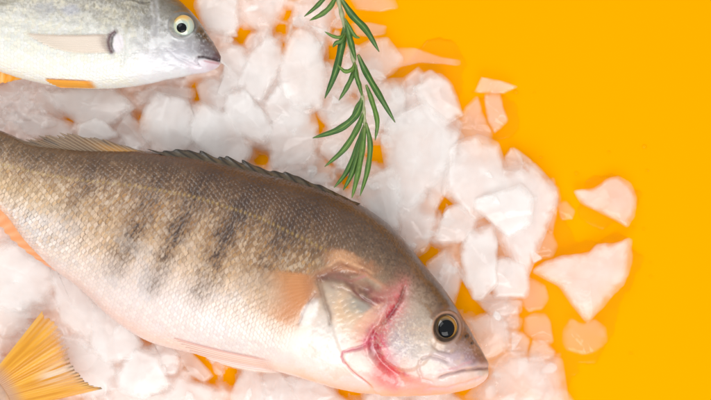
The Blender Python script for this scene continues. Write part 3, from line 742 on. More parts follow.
# ------------------------------------------------------------------ rosemary sprig
def leaf_mat(name, c1, c2):
    m, nt, ns, lk = new_mat(name)
    out = N(nt, 'ShaderNodeOutputMaterial'); p = N(nt, 'ShaderNodeBsdfPrincipled')
    at = N(nt, 'ShaderNodeAttribute', attribute_name='Col')
    tl = N(nt, 'ShaderNodeBsdfTranslucent'); mx = N(nt, 'ShaderNodeMixShader'); mx.inputs[0].default_value = 0.15
    nz = N(nt, 'ShaderNodeTexNoise'); nz.inputs['Scale'].default_value = 700; tc = N(nt, 'ShaderNodeTexCoord'); lk.new(tc.outputs['Object'], nz.inputs['Vector'])
    bp = N(nt, 'ShaderNodeBump'); bp.inputs['Strength'].default_value = 0.35; bp.inputs['Distance'].default_value = 0.0003; lk.new(nz.outputs['Fac'], bp.inputs['Height'])
    lk.new(bp.outputs[0], p.inputs['Normal']); lk.new(at.outputs['Color'], p.inputs['Base Color']); lk.new(at.outputs['Color'], tl.inputs['Color'])
    p.inputs['Roughness'].default_value = 0.42
    lk.new(p.outputs[0], mx.inputs[1]); lk.new(tl.outputs[0], mx.inputs[2]); lk.new(mx.outputs[0], out.inputs[0])
    return m
M_LEAF = leaf_mat('rosemary_leaf', None, None)
rosemary = thing('rosemary_sprig', 'green rosemary sprig with needle leaves hanging over the ice to the perch back', 'herb', (350, 80, 50))

def tube(name, pts, zs_, rad, colf, parent, flat=1.0, mat=M_LEAF, nu=60, na=20, ridge=0.0):
    P = catmull([(a, b, c) for (a, b), c in zip(pts, zs_)], nu)
    t = np.linspace(0, 1, nu)
    r = np.array([rad(k) for k in t])
    T = np.gradient(P, axis=0); T /= np.linalg.norm(T, axis=1)[:, None]
    up = np.array([0, 0, 1.0]); S1 = np.cross(T, up); S1 /= np.linalg.norm(S1, axis=1)[:, None] + 1e-9
    U1 = np.cross(S1, T)
    a = np.linspace(0, 2 * math.pi, na, endpoint=False)
    ca, sa = np.cos(a), np.sin(a)
    # rosemary leaf section: flat, edges rolled under, a groove along the top
    hh = sa * flat - ridge * np.exp(-(ca / 0.28) ** 2) * (sa > 0) - (0.25 * ca * ca if ridge else 0)
    V = P[:, None, :] + r[:, None, None] * (ca[None, :, None] * S1[:, None, :] + hh[None, :, None] * U1[:, None, :] * np.sign(U1[:, 2])[:, None, None])
    F = grid_faces(nu, na, wrap=True)
    n0 = nu * na; V = np.vstack([V.reshape(-1, 3), P[0], P[-1]])
    j = np.arange(na); j2 = (j + 1) % na
    F3 = np.vstack([np.stack([np.full(na, n0), j2, j], 1), np.stack([np.full(na, n0 + 1), (nu - 1) * na + j, (nu - 1) * na + j2], 1)])
    C = colf(np.broadcast_to(t[:, None], (nu, na)).ravel(), np.broadcast_to(ca[None], (nu, na)).ravel(), np.broadcast_to(sa[None], (nu, na)).ravel())
    C = np.vstack([C, C[0], C[-1]])
    o = make_obj(name, V, [F, F3], mat, None, col=np.clip(C, 0, 1))
    me = o.data; k = (nu // 2) * na + na // 4
    if me.polygons[k].normal.z < 0: me.flip_normals()
    attach(o, parent)
    return o
def stem_col(t, c, s):
    k = np.zeros((len(t), 3)) + s2l((166, 172, 128))
    k = blend(k, (196, 192, 156), 0.6 * sstep(0.4, 0.6, fbm(t * 60, c * 2, 3))); k = blend(k, (120, 140, 80), 0.5 * sstep(0.5, 0.75, fbm(t * 30, c * 2, 8)))
    return k
tube('stem', [(333,-30),(337,-6),(341,12),(346,32),(352,55),(357,76),(362,96),(364,114),(365,130)], [62,60,58,58,60,62,64,66,67],
     lambda t: 2.5 - 0.9 * t + 0.35 * math.sin(t * 75), stem_col, rosemary, flat=0.9, nu=120)
leaves = [  # points, half width, z list, tone
 ([(333,-14),(326,-2),(317,8),(304.5,18)], 2.3, (60,63,62,58), 0.2), ([(338,-6),(331,8),(322,16),(310,22)], 2.6, (60,64,63,60), 0.5),
 ([(341,0),(352,17),(366,32),(379,53)], 3.5, (60,66,66,60), 0.15), ([(345,34),(340,39),(333,38),(325,33.5)], 1.7, (60,65,66,65), 0.7),
 ([(345,27),(342,46),(336,72),(325,99)], 3.7, (59,62,60,55), 0.05), ([(346,34),(342,42),(336,45),(333,49)], 2.1, (61,65,65,63), 0.35),
 ([(345,20),(350,30),(355,38),(360,40)], 1.8, (61,66,68,67), 0.6), ([(346,24),(349,36),(352,48),(356,62)], 3.0, (63,66,66,64), 0.2),
 ([(355,64),(352,71),(345,73),(338,67)], 2.1, (63,68,70,70), 0.8), ([(354,68),(352,78),(346,90),(339,101)], 2.4, (61,63,61,57), 0.3),
 ([(358,56),(366,74),(380,98),(395,123)], 3.2, (62,66,64,55), 0.15), ([(356,66),(356,76),(359,86),(362,97)], 2.3, (64,66,67,66), 0.35),
 ([(363,97),(356,116),(339,130),(313,138.5)], 3.5, (65,68,65,58), 0.2), ([(364,112),(357,130),(344,150),(325,167)], 3.0, (66,70,68,62), 0.4),
 ([(366,86),(371,100),(377,122),(375,141)], 2.5, (64,68,67,62), 0.55), ([(364,126),(357,148),(347,172),(334.5,188)], 2.6, (67,72,78,80), 0.2),
 ([(364,128),(359,150),(352,174),(343.5,190.5)], 2.7, (68,74,82,84), 0.25), ([(365,128),(362,152),(357,178),(352,198)], 2.8, (69,78,86,90), 0.6),
 ([(366,124),(370,146),(367,172),(360,196)], 2.7, (69,75,82,86), 0.45), ([(363,98),(357,108),(354,116),(354,121)], 2.0, (64,67,67,65), 0.4)]
for pts, hw, zz, tone in leaves:
    def lc(t, c, s, tone=tone):
        k = np.zeros((len(t), 3)) + s2l((44, 92, 30)) * (1 - tone) + s2l((104, 140, 52)) * tone
        k = blend(k, (150, 178, 96), 0.65 * np.exp(-(c / 0.14) ** 2) * (s > 0)); k = blend(k, (168, 186, 132), 0.6 * (s < 0.05))
        k = blend(k, (28, 62, 24), 0.4 * sstep(0.5, 0.7, fbm(t * 14, c * 3, int(tone * 90))))
        k = blend(k, (150, 160, 96), 0.5 * sstep(0.14, 0.0, t)); k = blend(k, (120, 104, 56), 0.4 * sstep(0.97, 1, t))
        return k
    tube('leaf', pts, zz, (lambda t, hw=hw: hw * min(1, 0.45 + 2.2 * t) * (1 - max(0, (t - 0.55) / 0.45) ** 2.2 * 0.86) * (1 + 0.05 * math.sin(t * 23))), lc, rosemary, flat=0.42, ridge=0.22)

# ------------------------------------------------------------------ ice
R_ = random.Random(11)
def chaikin(P, n=2):
    P = np.asarray(P, float)
    for _ in range(n):
        Q = np.roll(P, -1, axis=0); P = np.stack([P * 0.9 + Q * 0.1, P * 0.1 + Q * 0.9], 1).reshape(-1, 2)
    return P
def ice_mesh(poly, z0, th, seed, na=56, facets=5, grow=1.0):
    rg = np.random.RandomState(seed)
    P = np.asarray(poly, float); P = P.mean(0) + (P - P.mean(0)) * grow * (1 + 0.13 * (rg.rand(len(P), 1) - 0.45) * (grow > 1))
    P = chaikin(P, 2)
    L = np.concatenate([[0], np.cumsum(np.hypot(*(np.roll(P, -1, 0) - P).T))])
    s = np.linspace(0, L[-1], na, endpoint=False); PP = np.vstack([P, P[:1]])
    O = np.stack([np.interp(s, L, PP[:, 0]), np.interp(s, L, PP[:, 1])], 1)
    size = math.sqrt(abs(0.5 * np.sum(O[:, 0] * np.roll(O[:, 1], -1) - O[:, 1] * np.roll(O[:, 0], -1))))
    c = O.mean(0)
    O = O + (rg.rand(na, 1) - 0.5) * 0.012 * size + 0.03 * size * (fbm(s / size * 5, s * 0 + seed, seed % 50)[:, None] - 0.5) * (O - c) / size * 2
    if grow > 1:
        for _ in range(3):
            a = rg.rand() * 6.283; nx, ny = math.cos(a), math.sin(a)
            dd = (O - c) @ np.array([nx, ny]); lim = dd.max() * (0.74 + 0.14 * rg.rand())
            O = O - np.maximum(dd - lim, 0)[:, None] * np.array([nx, ny])
    prof = [(0.0, 0.0), (0.45, 0.0), (0.80, 0.03), (0.93, 0.12), (0.985, 0.26), (1.0, 0.40), (0.99, 0.54), (0.955, 0.68), (0.90, 0.80), (0.83, 0.89), (0.75, 0.95), (0.66, 1.0), (0.52, 1.0), (0.38, 1.0), (0.24, 1.0), (0.1, 1.0)]
    V = []
    planes = []
    for k in range(facets + 1):
        a = rg.rand() * 6.283; sl = 0.35 + rg.rand() * 0.9; h = 0.80 + 0.34 * rg.rand()
        planes.append((math.cos(a) * sl, math.sin(a) * sl, h))
    for f, h in prof[1:]:
        X = c[0] + (O[:, 0] - c[0]) * f; Y = c[1] + (O[:, 1] - c[1]) * f
        hh = np.full(na, h)
        if h > 0.5:
            for pa, pb, ph in planes:
                lim = ph - (pa * (X - c[0]) + pb * (Y - c[1])) / size
                hh = np.minimum(hh, np.maximum(lim, 0.5 + (h - 0.5) * 0.35))
            hh = hh + 0.03 * (fbm(X / size * 4, Y / size * 4, seed % 70, 2) - 0.5) * (1 if h > 0.9 else 0)
        V.append(np.stack([X, Y, z0 + th * hh], 1))
    nr = len(V); V = np.vstack(V); n0 = len(V)
    ctop = V[(nr - 1) * na:].mean(0); cbot = np.array([c[0], c[1], z0])
    V = np.vstack([V, ctop, cbot]); V[:, 2] += 0.8
    F = grid_faces(nr, na, wrap=True)
    j = np.arange(na); j2 = (j + 1) % na; b = (nr - 1) * na
    F3 = np.vstack([np.stack([np.full(na, n0), b + j, b + j2], 1), np.stack([np.full(na, n0 + 1), j2, j], 1)])
    fr = np.concatenate([np.repeat([f for f, _ in prof[1:]], na), [0, 0]])
    tk = 0.20 + 0.80 * sstep(1.0, 0.70, fr + 0.25 * (fbm(V[:, 0] / 6, V[:, 1] / 6, seed % 40, 2) - 0.5))
    return V, F, F3, c, tk
def add_ice(name, poly, z0, th, w, seed, label=None, cat=None, group=None, na=56, grow=1.0):
    V, F, F3, c, tk = ice_mesh(poly, z0, th, seed, na, grow=grow)
    o = make_obj(name, V, [F, F3], M_ICE, None, col=np.repeat(tk[:, None], 3, 1), origin=(c[0], c[1], z0))
    me = o.data
    if me.polygons[len(F) - na // 2].normal.z < 0: me.flip_normals()
    a = 1 - math.sqrt(max(0.0, 1 - w))
    o.color = (a, a, a, 1)
    if label: o['label'] = label; o['category'] = cat or 'ice'
    if group: o['group'] = group
    return o
G = 'crushed ice chunks around the fish'
chunks = [  # label, opacity, z0, thickness, outline
 ("small peach tinted ice chunk with pointed left end, alone on bare yellow at upper right", .66, 0, 22, [(577,190),(598,188),(612,178),(624,175),(637,183),(643,199),(641,216),(633,229),(620,221),(600,211),(585,204)]),
 ("largest lone ice chunk, kite shaped, right of the pile with a corner pointing down", .76, 2, 28, [(534,273),(545,263),(566,256),(592,253),(602,244),(620,243),(637,238),(638,262),(630,285),(618,298),(605,312),(592,327),(578,312),(562,288),(548,281)]),
 ("clear watery ice lump just below the kite shaped chunk", .32, 0, 16, [(566,346),(567,332),(575,320),(587,326),(600,321),(612,330),(613,345),(601,356),(586,359),(570,353)]),
 ("square clear peach ice block, upper of the group at the pile's lower right edge", .45, 0, 20, [(527,320),(536,315),(549,315),(555,323),(558,345),(552,350),(535,342),(526,334)]),
 ("pale straight sided ice block just above the big slab right of the perch's mouth", .62, 3, 20, [(506,331),(516,332),(526,334),(534,341),(531,358),(520,361),(511,358),(507,346)]),
 ("small rounded ice lump resting on the upper edge of the big lower right slab", .62, 6, 18, [(535,341),(545,342),(552,346),(560,354),(556,362),(545,365),(533,364),(531,356)]),
 ("thin clear ice sliver along the top right edge of the big lower slab", .28, 0, 10, [(530,363),(548,357),(567,356),(563,366),(552,371),(534,371)]),
 ("big wide ice slab at the bottom edge, right of the perch's mouth", .76, 4, 24, [(512,360),(532,365),(555,368),(564,378),(566,402),(560,422),(520,428),(478,420),(470,408),(480,397),(490,385),(500,372)]),
 ("ice chunk touching the tip of the perch's snout on the right", .72, 4, 24, [(482,318),(497,314),(507,328),(508,348),(503,355),(486,357),(480,341),(470,322)]),
 ("small peach ice chunk between the snout chunk and the white cluster above it", .55, 2, 22, [(498,314),(512,309),(522,305),(523,328),(518,333),(506,330)]),
 ("flat faint ice piece on yellow, left of the kite shaped chunk", .30, 0, 10, [(528,276),(537,280),(550,287),(554,300),(547,312),(532,315),(522,305),(524,290)]),
 ("large white ice block at the upper left of the main white cluster", .86, 8, 30, [(457,153),(468,145),(482,143),(496,150),(507,162),(510,185),(502,212),(482,220),(462,210),(450,188)]),
 ("large white ice block forming the right flank of the main white cluster", .88, 6, 30, [(502,168),(516,168),(530,172),(543,178),(552,195),(553,222),(548,246),(538,264),(524,262),(512,245),(500,225),(496,190)]),
 ("white ice lump sitting on top in the middle of the main white cluster", .88, 18, 24, [(485,192),(500,183),(516,187),(530,200),(528,222),(508,231),(490,222),(480,207)]),
 ("tall oval white ice chunk in the lower middle of the white cluster", .92, 12, 28, [(475,230),(484,228),(492,233),(496,248),(496,280),(490,299),(479,298),(469,279),(466,252)]),
 ("white squarish ice chunk at the bottom of the cluster, right of the tall oval one", .88, 8, 28, [(496,264),(510,261),(523,262),(527,277),(527,292),(519,301),(504,301),(494,296),(492,280)]),
 ("white ice chunk left of the cluster, directly above the tapered piece by the perch's brow", .82, 10, 26, [(442,220),(449,211),(466,208),(476,218),(473,233),(459,245),(443,247),(436,236)]),
 ("tapered peach ice piece leaning beside the perch's brow, above its eye", .66, 4, 24, [(432,264),(443,254),(456,262),(460,280),(458,303),(449,312),(440,300),(430,278)]),
 ("thin bright ice splinter left of the tall oval chunk", .6, 6, 12, [(454,260),(459,262),(473,287),(469,289),(461,277)]),
 ("ice chunk under the tall oval one, pointing towards the eye gap", .74, 4, 22, [(478,298),(495,297),(514,301),(523,305),(517,314),(500,318),(486,312),(479,305)]),
 ("thin pointed ice shard at the top right edge of the white cluster", .45, 4, 12, [(515,145),(522,149),(535,159),(549,174),(545,178),(533,171),(521,160)]),
 ("small upright ice piece just left of the thin pointed shard", .52, 4, 18, [(509,156),(516,147),(523,155),(527,170),(516,174),(508,166)]),
 ("narrow peach ice piece along the outer right edge of the white cluster", .42, 0, 14, [(551,178),(559,177),(562,192),(562,212),(557,236),(550,232),(550,200)]),
 ("faint small ice flake on yellow between the cluster and the upper lone chunk", .20, 0, 7, [(560,203),(571,200),(581,211),(578,220),(566,221)]),
 ("flat wedge of ice at the very top of the right edge of the pile", .5, 4, 12, [(477,75),(491,77),(505,80),(516,84),(504,90),(480,89)]),
 ("angular peach ice chunk right below the flat wedge", .48, 3, 18, [(486,91),(503,90),(506,104),(512,119),(504,127),(497,133),(489,118)]),
 ("large faint peach ice chunk left below the flat wedge", .42, 0, 20, [(480,92),(486,112),(496,131),(494,145),(480,143),(462,146),(456,124),(465,107)]),
 ("smooth white oval ice chunk standing at the top right of the bed", .82, 8, 26, [(422,80),(430,73),(439,74),(450,85),(457,101),(461,112),(456,120),(443,121),(431,112),(422,95)]),
 ("peach ice block left of the smooth white oval chunk", .52, 2, 20, [(405,70),(414,66),(424,74),(423,94),(429,110),(416,120),(403,117),(402,90)]),
 ("long flat clear ice strip trailing onto the yellow at the top right of the bed", .30, 0, 10, [(396,44),(416,44),(440,53),(463,57),(462,63),(440,61),(421,60),(408,63),(392,66),(384,58)]),
 ("ice chunk right of the sprig's upper leaves, left of the long clear strip", .62, 4, 20, [(360,46),(375,39),(391,39),(401,48),(399,60),(387,70),(369,73),(357,63)]),
 ("ice chunk right of the sprig where the longest right leaf ends", .62, 4, 22, [(384,80),(399,77),(404,90),(403,112),(397,126),(384,128),(374,112),(372,92)]),
 ("very large white ice block right of the sprig's lower end", .76, 8, 28, [(394,130),(404,120),(425,111),(444,121),(455,134),(452,156),(441,168),(428,184),(411,201),(397,203),(388,188),(387,160),(390,142)]),
 ("peach ice block wedged between the very large block and the white cluster", .62, 4, 24, [(444,126),(457,131),(459,150),(455,170),(450,190),(442,201),(432,196),(434,175),(443,160)]),
 ("white ice chunk behind the perch's back, right of the sprig's tips", .80, 12, 28, [(364,170),(378,164),(391,168),(397,182),(397,206),(394,226),(380,218),(368,206),(358,192)]),
 ("peach ice block along the perch's nape", .62, 4, 26, [(398,207),(414,200),(428,190),(437,204),(436,226),(431,243),(419,250),(408,240),(396,226)]),
 ("ice chunk under the sprig's lower left leaf", .6, 4, 22, [(317,144),(330,138),(345,140),(352,154),(345,167),(331,160),(320,153)]),
 ("ice chunk against the perch's spiny fin, left of the sprig's tips", .6, 6, 22, [(290,162),(304,151),(318,157),(333,174),(326,186),(305,181),(288,172)]),
 ("white ice chunk at the top edge, right of the silver fish's forehead", .82, 8, 26, [(205,-14),(230,-14),(238,10),(231,25),(218,29),(204,23),(196,4)]),
 ("peach ice chunk at the top edge, second from the silver fish's forehead", .52, 2, 22, [(240,-10),(262,-10),(281,-8),(277,12),(268,24),(255,24),(243,14)]),
 ("peach ice block at the top edge behind the upper left leaves of the sprig", .50, 2, 20, [(292,8),(300,-6),(324,-8),(337,4),(338,24),(324,32),(306,29),(293,21)]),
 ("clear ice patch right of the sprig near the top edge, lower of two", .34, 0, 12, [(350,19),(368,18),(388,22),(386,31),(370,34),(356,32)]),
 ("clear ice strip right of the sprig on the top edge itself", .32, 0, 12, [(348,-8),(372,-10),(396,-6),(400,4),(382,8),(356,6)]),
 ("big white ice chunk in the open bed midway between silver fish snout and sprig", .78, 10, 26, [(253,50),(265,39),(277,45),(280,58),(273,72),(266,90),(250,96),(240,82),(240,62)]),
 ("pale ice chunk facing the silver fish's snout", .76, 6, 26, [(207,52),(222,47),(239,49),(246,62),(242,80),(233,92),(216,91),(222,74),(224,60)]),
 ("pale ice chunk below the silver fish's chin", .72, 4, 24, [(196,84),(208,77),(222,81),(230,98),(224,113),(210,111),(203,104)]),
 ("large bright white ice block left of the sprig's long middle leaf", .86, 12, 28, [(290,43),(301,32),(313,34),(322,50),(325,72),(322,94),(306,105),(291,99),(283,77)]),
 ("white ice block below the large bright one, towards the perch", .76, 8, 26, [(270,93),(284,85),(299,98),(303,117),(292,128),(273,123),(263,108)]),
 ("large white ice block in the middle of the open bed above the perch", .86, 12, 28, [(230,90),(243,88),(255,97),(265,110),(268,130),(257,141),(240,136),(228,118)]),
 ("white ice block touching the perch's back behind its spiny fin", .80, 10, 26, [(201,109),(214,107),(227,115),(235,131),(243,146),(242,162),(214,154),(195,148),(190,130)]),
 ("pinkish ice block left of the two leaves that sweep left", .74, 8, 26, [(272,120),(290,109),(306,112),(312,130),(310,150),(300,164),(286,168),(271,156),(265,139)]),
 ("ice chunk behind the sprig between the stem and its long left leaf", .62, 2, 22, [(326,98),(343,86),(357,98),(358,114),(346,118),(331,122),(322,112)]),
 ("faint ice piece left of the sprig between the two sweeping leaves", .45, 0, 16, [(326,124),(344,119),(358,118),(360,130),(350,140),(334,137)]),
 ("big bluish white ice block under the silver fish's belly fin", .82, 8, 26, [(48,93),(80,91),(120,91),(127,105),(118,116),(106,124),(86,124),(72,120),(60,108)]),
 ("ice chunk under the silver fish's tail side, next to the bluish block", .58, 4, 22, [(18,92),(34,84),(46,93),(57,108),(67,121),(55,116),(42,109),(24,106)]),
 ("low rounded ice chunk on the perch's soft back fin", .66, 4, 22, [(13,124),(29,114),(52,117),(68,125),(70,133),(56,138),(32,138)]),
 ("small ice chunk at the left edge under the silver fish's orange fin", .6, 4, 22, [(-10,86),(8,82),(19,84),(16,93),(4,97),(-12,98)]),
 ("peach ice chunk at the left edge above the perch's tail end", .45, 2, 20, [(-18,102),(8,98),(23,108),(15,122),(4,128),(-18,122)]),
 ("tall white ice block standing between the silver fish's throat and the perch", .88, 12, 28, [(150,98),(164,89),(178,97),(187,115),(185,138),(170,152),(153,150),(142,138),(142,118)]),
 ("wide white ice block right of the tall one, under the silver fish's jaw", .78, 8, 26, [(180,100),(201,107),(215,116),(222,135),(214,152),(192,152),(180,138)]),
 ("pinkish ice chunk left of the tall white block", .62, 4, 24, [(127,113),(140,123),(143,136),(146,149),(126,146),(114,128),(117,117)]),
 ("flat ice chunk tucked right under the silver fish's gills", .62, 4, 22, [(132,93),(150,86),(172,83),(187,85),(186,97),(166,91),(150,98),(136,104)]),
 ("small glittering ice bit on the perch's soft back fin", .9, 22, 16, [(74,127),(90,119),(107,124),(111,135),(95,139),(77,135)]),
 ("white ice block at the left edge just below the perch's orange fin", .88, 8, 28, [(-14,252),(10,249),(27,250),(46,263),(55,284),(41,300),(15,305),(-14,302)]),
 ("white ice block along the perch's lower belly, left of the wide bluish one", .84, 8, 24, [(47,266),(64,277),(85,298),(96,318),(86,338),(66,334),(51,310)]),
 ("white ice chunk at the left edge right above the yellow tail", .80, 4, 24, [(-14,309),(10,306),(25,314),(18,328),(2,336),(-14,334)]),
 ("wide white ice block under the perch's belly, level with the yellow tail's tip", .84, 10, 26, [(90,308),(105,313),(127,330),(141,345),(134,361),(112,365),(93,350)]),
 ("white ice block right beside the fork of the yellow tail", .84, 4, 24, [(62,346),(84,345),(104,361),(112,384),(100,400),(76,392)]),
 ("round white ice chunk near the bottom edge, right of the yellow tail's lower tip", .88, 10, 26, [(117,366),(139,352),(155,353),(165,368),(161,387),(141,396),(121,389)]),
 ("round domed ice chunk cut by the bottom edge, below the perch's belly fin", .76, 6, 26, [(163,396),(176,384),(190,382),(203,388),(212,400),(210,418),(166,418)]),
 ("white ice chunk under the tip of the perch's belly fin", .76, 6, 24, [(147,344),(164,349),(175,359),(172,374),(161,378),(149,365)]),
 ("slanting ice sliver between the domed chunk and the belly fin", .58, 4, 18, [(178,358),(188,357),(205,374),(213,388),(202,385),(187,376)]),
 ("small peach ice piece in the orange gap under the belly fin", .40, 0, 14, [(207,363),(222,366),(219,380),(211,378)]),
 ("ice block cut by the bottom edge, right of the orange gap under the belly fin", .74, 6, 24, [(246,367),(257,371),(261,388),(262,408),(228,410),(230,398),(238,382)]),
 ("ice block at the bottom edge below the perch's chest", .72, 4, 24, [(259,373),(278,377),(290,386),(298,404),(294,416),(266,414),(262,392)]),
 ("ice block at the bottom edge below the perch's gill cover", .78, 6, 24, [(292,384),(313,381),(332,389),(345,400),(346,416),(306,416)]),
 ("flat peach ice piece at the bottom edge under the perch's throat", .55, 2, 18, [(364,398),(380,396),(412,399),(428,412),(400,418),(368,416)]),
 ("flat ice piece at the bottom edge under the perch's lower jaw", .60, 4, 18, [(418,398),(440,396),(456,397),(466,408),(456,420),(426,418)]),
 ("white ice chunk at the bottom edge below the yellow tail", .8, 4, 22, [(104,394),(120,392),(140,400),(158,396),(160,416),(108,418)]),
]
for i, (lab, w, z0, th, poly) in enumerate(chunks):
    mx_, my_ = np.mean(poly, axis=0)
    if mx_ > 468 and my_ > 296 and i > 1: w *= 0.74          # thin, melting pieces beside the snout
    add_ice('ice_chunk', poly, z0, th * 0.88, min(0.93, w * 0.93 + 0.05 * (w > 0.5)), 100 + i, lab, 'ice chunk', G, na=72, grow=1.0 if (i < 3 or w < 0.5) else 1.3)

# lower layer: smaller look-alike pieces filling the bed, kept away from the bare yellow gaps
def inside(px, py, poly):
    c = False; n = len(poly)
    for i in range(n):
        x1, y1 = poly[i]; x2, y2 = poly[(i + 1) % n]
        if (y1 > py) != (y2 > py) and px < (x2 - x1) * (py - y1) / (y2 - y1) + x1: c = not c
    return c
BED = [(-25,70),(-25,430),(560,430),(562,385),(552,350),(528,345),(522,318),(528,300),(545,262),(552,232),(552,196),(540,178),(500,156),(470,146),(458,122),(440,76),(420,66),(404,62),(388,64),(362,40),(352,36),(340,22),(345,-20),(190,-20),(188,50),(110,58),(0,40)]
GAPS = [(240,30,6),(284,10,5),(278,26,5),(284,46,5),(315,122,8),(378,152,9),(365,14,14),(395,36,14),(335,50,8),(400,72,11),(412,68,8),(442,204,6),(450,200,5),(429,258,12),(466,299,13),(474,310,7),(484,308,6),(530,268,6),(470,390,12),(480,380,8),
        (345,396,7),(355,394,7),(206,376,9),(226,380,7),(196,364,6),(143,338,3),(194,92,9),(200,102,6),(138,120,6),(60,118,4),(258,158,6),(325,165,6),(365,196,3),(20,232,5),(350,98,2),(500,300,2),(522,300,4),(300,30,3),(344,182,3),(470,142,3),(432,206,5),(390,240,2)]
fish_zone = [(20,165),(200,172),(330,205),(400,250),(455,330),(440,378),(330,372),(170,335),(60,255)]
small_zone = [(-30,-30),(150,-20),(200,40),(195,62),(110,78),(-30,56)]
pts = []
tries = 0
while len(pts) < 170 and tries < 20000:
    tries += 1
    px, py = R_.uniform(-22, 570), R_.uniform(-16, 424)
    if not inside(px, py, BED) or inside(px, py, fish_zone) or inside(px, py, small_zone): continue
    r = R_.uniform(12, 21)
    if any(math.hypot(px - a, py - b) < c + r * 0.86 for a, b, c in GAPS): 
        r = 7
        if any(math.hypot(px - a, py - b) < c + r * 0.86 for a, b, c in GAPS): continue
    if any(math.hypot(px - a, py - b) < 0.50 * (r + c) for a, b, c in pts): continue
    pts.append((px, py, r))
for i, (px, py, r) in enumerate(pts):
    n = R_.randint(5, 8); a0 = R_.uniform(0, 6.28); el = R_.uniform(0.75, 1.25)
    poly = []
    for k in range(n):
        a = a0 + 6.283 * (k + R_.uniform(-0.28, 0.28)) / n; rr = r * R_.uniform(0.85, 1.25)
        poly.append((px + rr * math.cos(a) * el, py + rr * math.sin(a) / el))
    add_ice('ice_bit', poly, R_.uniform(0, 4), R_.uniform(12, 20), R_.uniform(0.42, 0.72) * (0.5 if px > 455 else 1), 400 + i,
            'small half clear ice bit wedged low between and under the big ice chunks', 'ice bit', 'small ice bits packed under the big chunks', na=36)

# thin loose shards lying on top of the bed
kd_ = [(c_, z0 + th * 0.88) for _, w, z0, th, poly in chunks for c_ in [np.mean(poly, axis=0)]]
SP = []
tries = 0
while len(SP) < 100 and tries < 20000:
    tries += 1
    px, py = R_.uniform(-15, 560), R_.uniform(-10, 410)
    if not inside(px, py, BED) or inside(px, py, [(-30,125),(150,140),(330,180),(420,240),(500,360),(490,395),(330,390),(160,360),(-30,215)]) or inside(px, py, [(-30,-30),(170,-20),(232,50),(220,84),(110,102),(-30,84)]): continue
    if inside(px, py, [(-30,330),(45,300),(85,345),(112,388),(90,430),(-30,430)]): continue
    if any(math.hypot(px - a, py - b) < c + 5 for a, b, c in GAPS): continue
    if any(math.hypot(px - a, py - b) < 15 for a, b in SP): continue
    SP.append((px, py))
for i, (px, py) in enumerate(SP):
    r = R_.uniform(4.5, 10); n = R_.randint(3, 6); a0 = R_.uniform(0, 6.28); el = R_.uniform(0.6, 1.6)
    ca, sa = math.cos(a0), math.sin(a0); poly = []
    for k in range(n):
        a = 6.283 * (k + R_.uniform(-0.25, 0.25)) / n; rr = r * R_.uniform(0.8, 1.3)
        u_, v_ = rr * math.cos(a) * el, rr * math.sin(a) / el
        poly.append((px + u_ * ca - v_ * sa, py + u_ * sa + v_ * ca))
    near = min(kd_, key=lambda q: math.hypot(q[0][0] - px, q[0][1] - py))
    dn = math.hypot(near[0][0] - px, near[0][1] - py)
    zt = near[1] * 0.80 if dn < 14 else 15
    o = add_ice('ice_shard', poly, 0, R_.uniform(4, 8), R_.uniform(0.30, 0.85), 700 + i, 'small thin loose ice shard lying on top of the bigger ice chunks', 'ice shard', 'thin ice shards scattered over the bed', na=30)
    o.location.z = (zt - 3) * SC; o.rotation_euler = (R_.uniform(-0.25, 0.25), R_.uniform(-0.25, 0.25), 0)

# half melted slush between the pieces: nobody could count it
gs = 2.0
gx = np.arange(-40, 600, gs); gy = np.arange(-30, 440, gs)
GX, GY = np.meshgrid(gx, gy, indexing='ij')
WX = GX + 10 * (fbm(GX / 12, GY / 12, 201) - 0.5); WY = GY + 10 * (fbm(GX / 12, GY / 12, 202) - 0.5)
bd, _, _ = seg_dist(WX, WY, BED + [BED[0]])
ins = np.zeros(GX.shape, bool); n = len(BED)
for i in range(n):
    x1, y1 = BED[i]; x2, y2 = BED[(i + 1) % n]
    if y1 == y2: continue
    ins ^= ((y1 > WY) != (y2 > WY)) & (WX < (x2 - x1) * (WY - y1) / (y2 - y1) + x1)
sdf = np.where(ins, bd, -bd) - 8
for a, b, c in GAPS: sdf = np.minimum(sdf, np.maximum(np.abs((WX - a) * 0.9 + (WY - b) * 0.3), np.abs((WY - b) * 0.9 - (WX - a) * 0.3)) - c * 0.8)
fz, _, _ = seg_dist(GX, GY, fish_zone + [fish_zone[0]])
lump = fbm(GX / 16, GY / 16, 205, 4); cell = np.abs(fbm(GX / 11, GY / 11, 207, 3) - 0.5) * 2
HZ = 0.4 + 19 * sstep(0, 9, sdf) * (0.45 + 0.9 * lump - 0.3 * cell)
keep = sdf > 0
ok = keep[:-1, :-1] & keep[1:, :-1] & keep[:-1, 1:] & keep[1:, 1:]
Fg = grid_faces(len(gx), len(gy))[ok.ravel()]
used_ = np.unique(Fg); rm = -np.ones(GX.size, int); rm[used_] = np.arange(len(used_))
Vg = np.stack([GX.ravel(), GY.ravel(), HZ.ravel()], 1)[used_]
sa_ = ((0.25 + 0.75 * sstep(0, 7, sdf)) * (1 - 0.6 * sstep(430, 480, GX))).ravel()[used_]
slush = make_obj('slush', Vg, rm[Fg], M_ICE, col=np.repeat(sa_[:, None], 3, 1))
if slush.data.polygons[0].normal.z < 0: slush.data.flip_normals()
slush.color = (0.64, 0.64, 0.64, 1); slush['kind'] = 'stuff'; slush['label'] = 'half melted crushed ice between the bigger chunks'

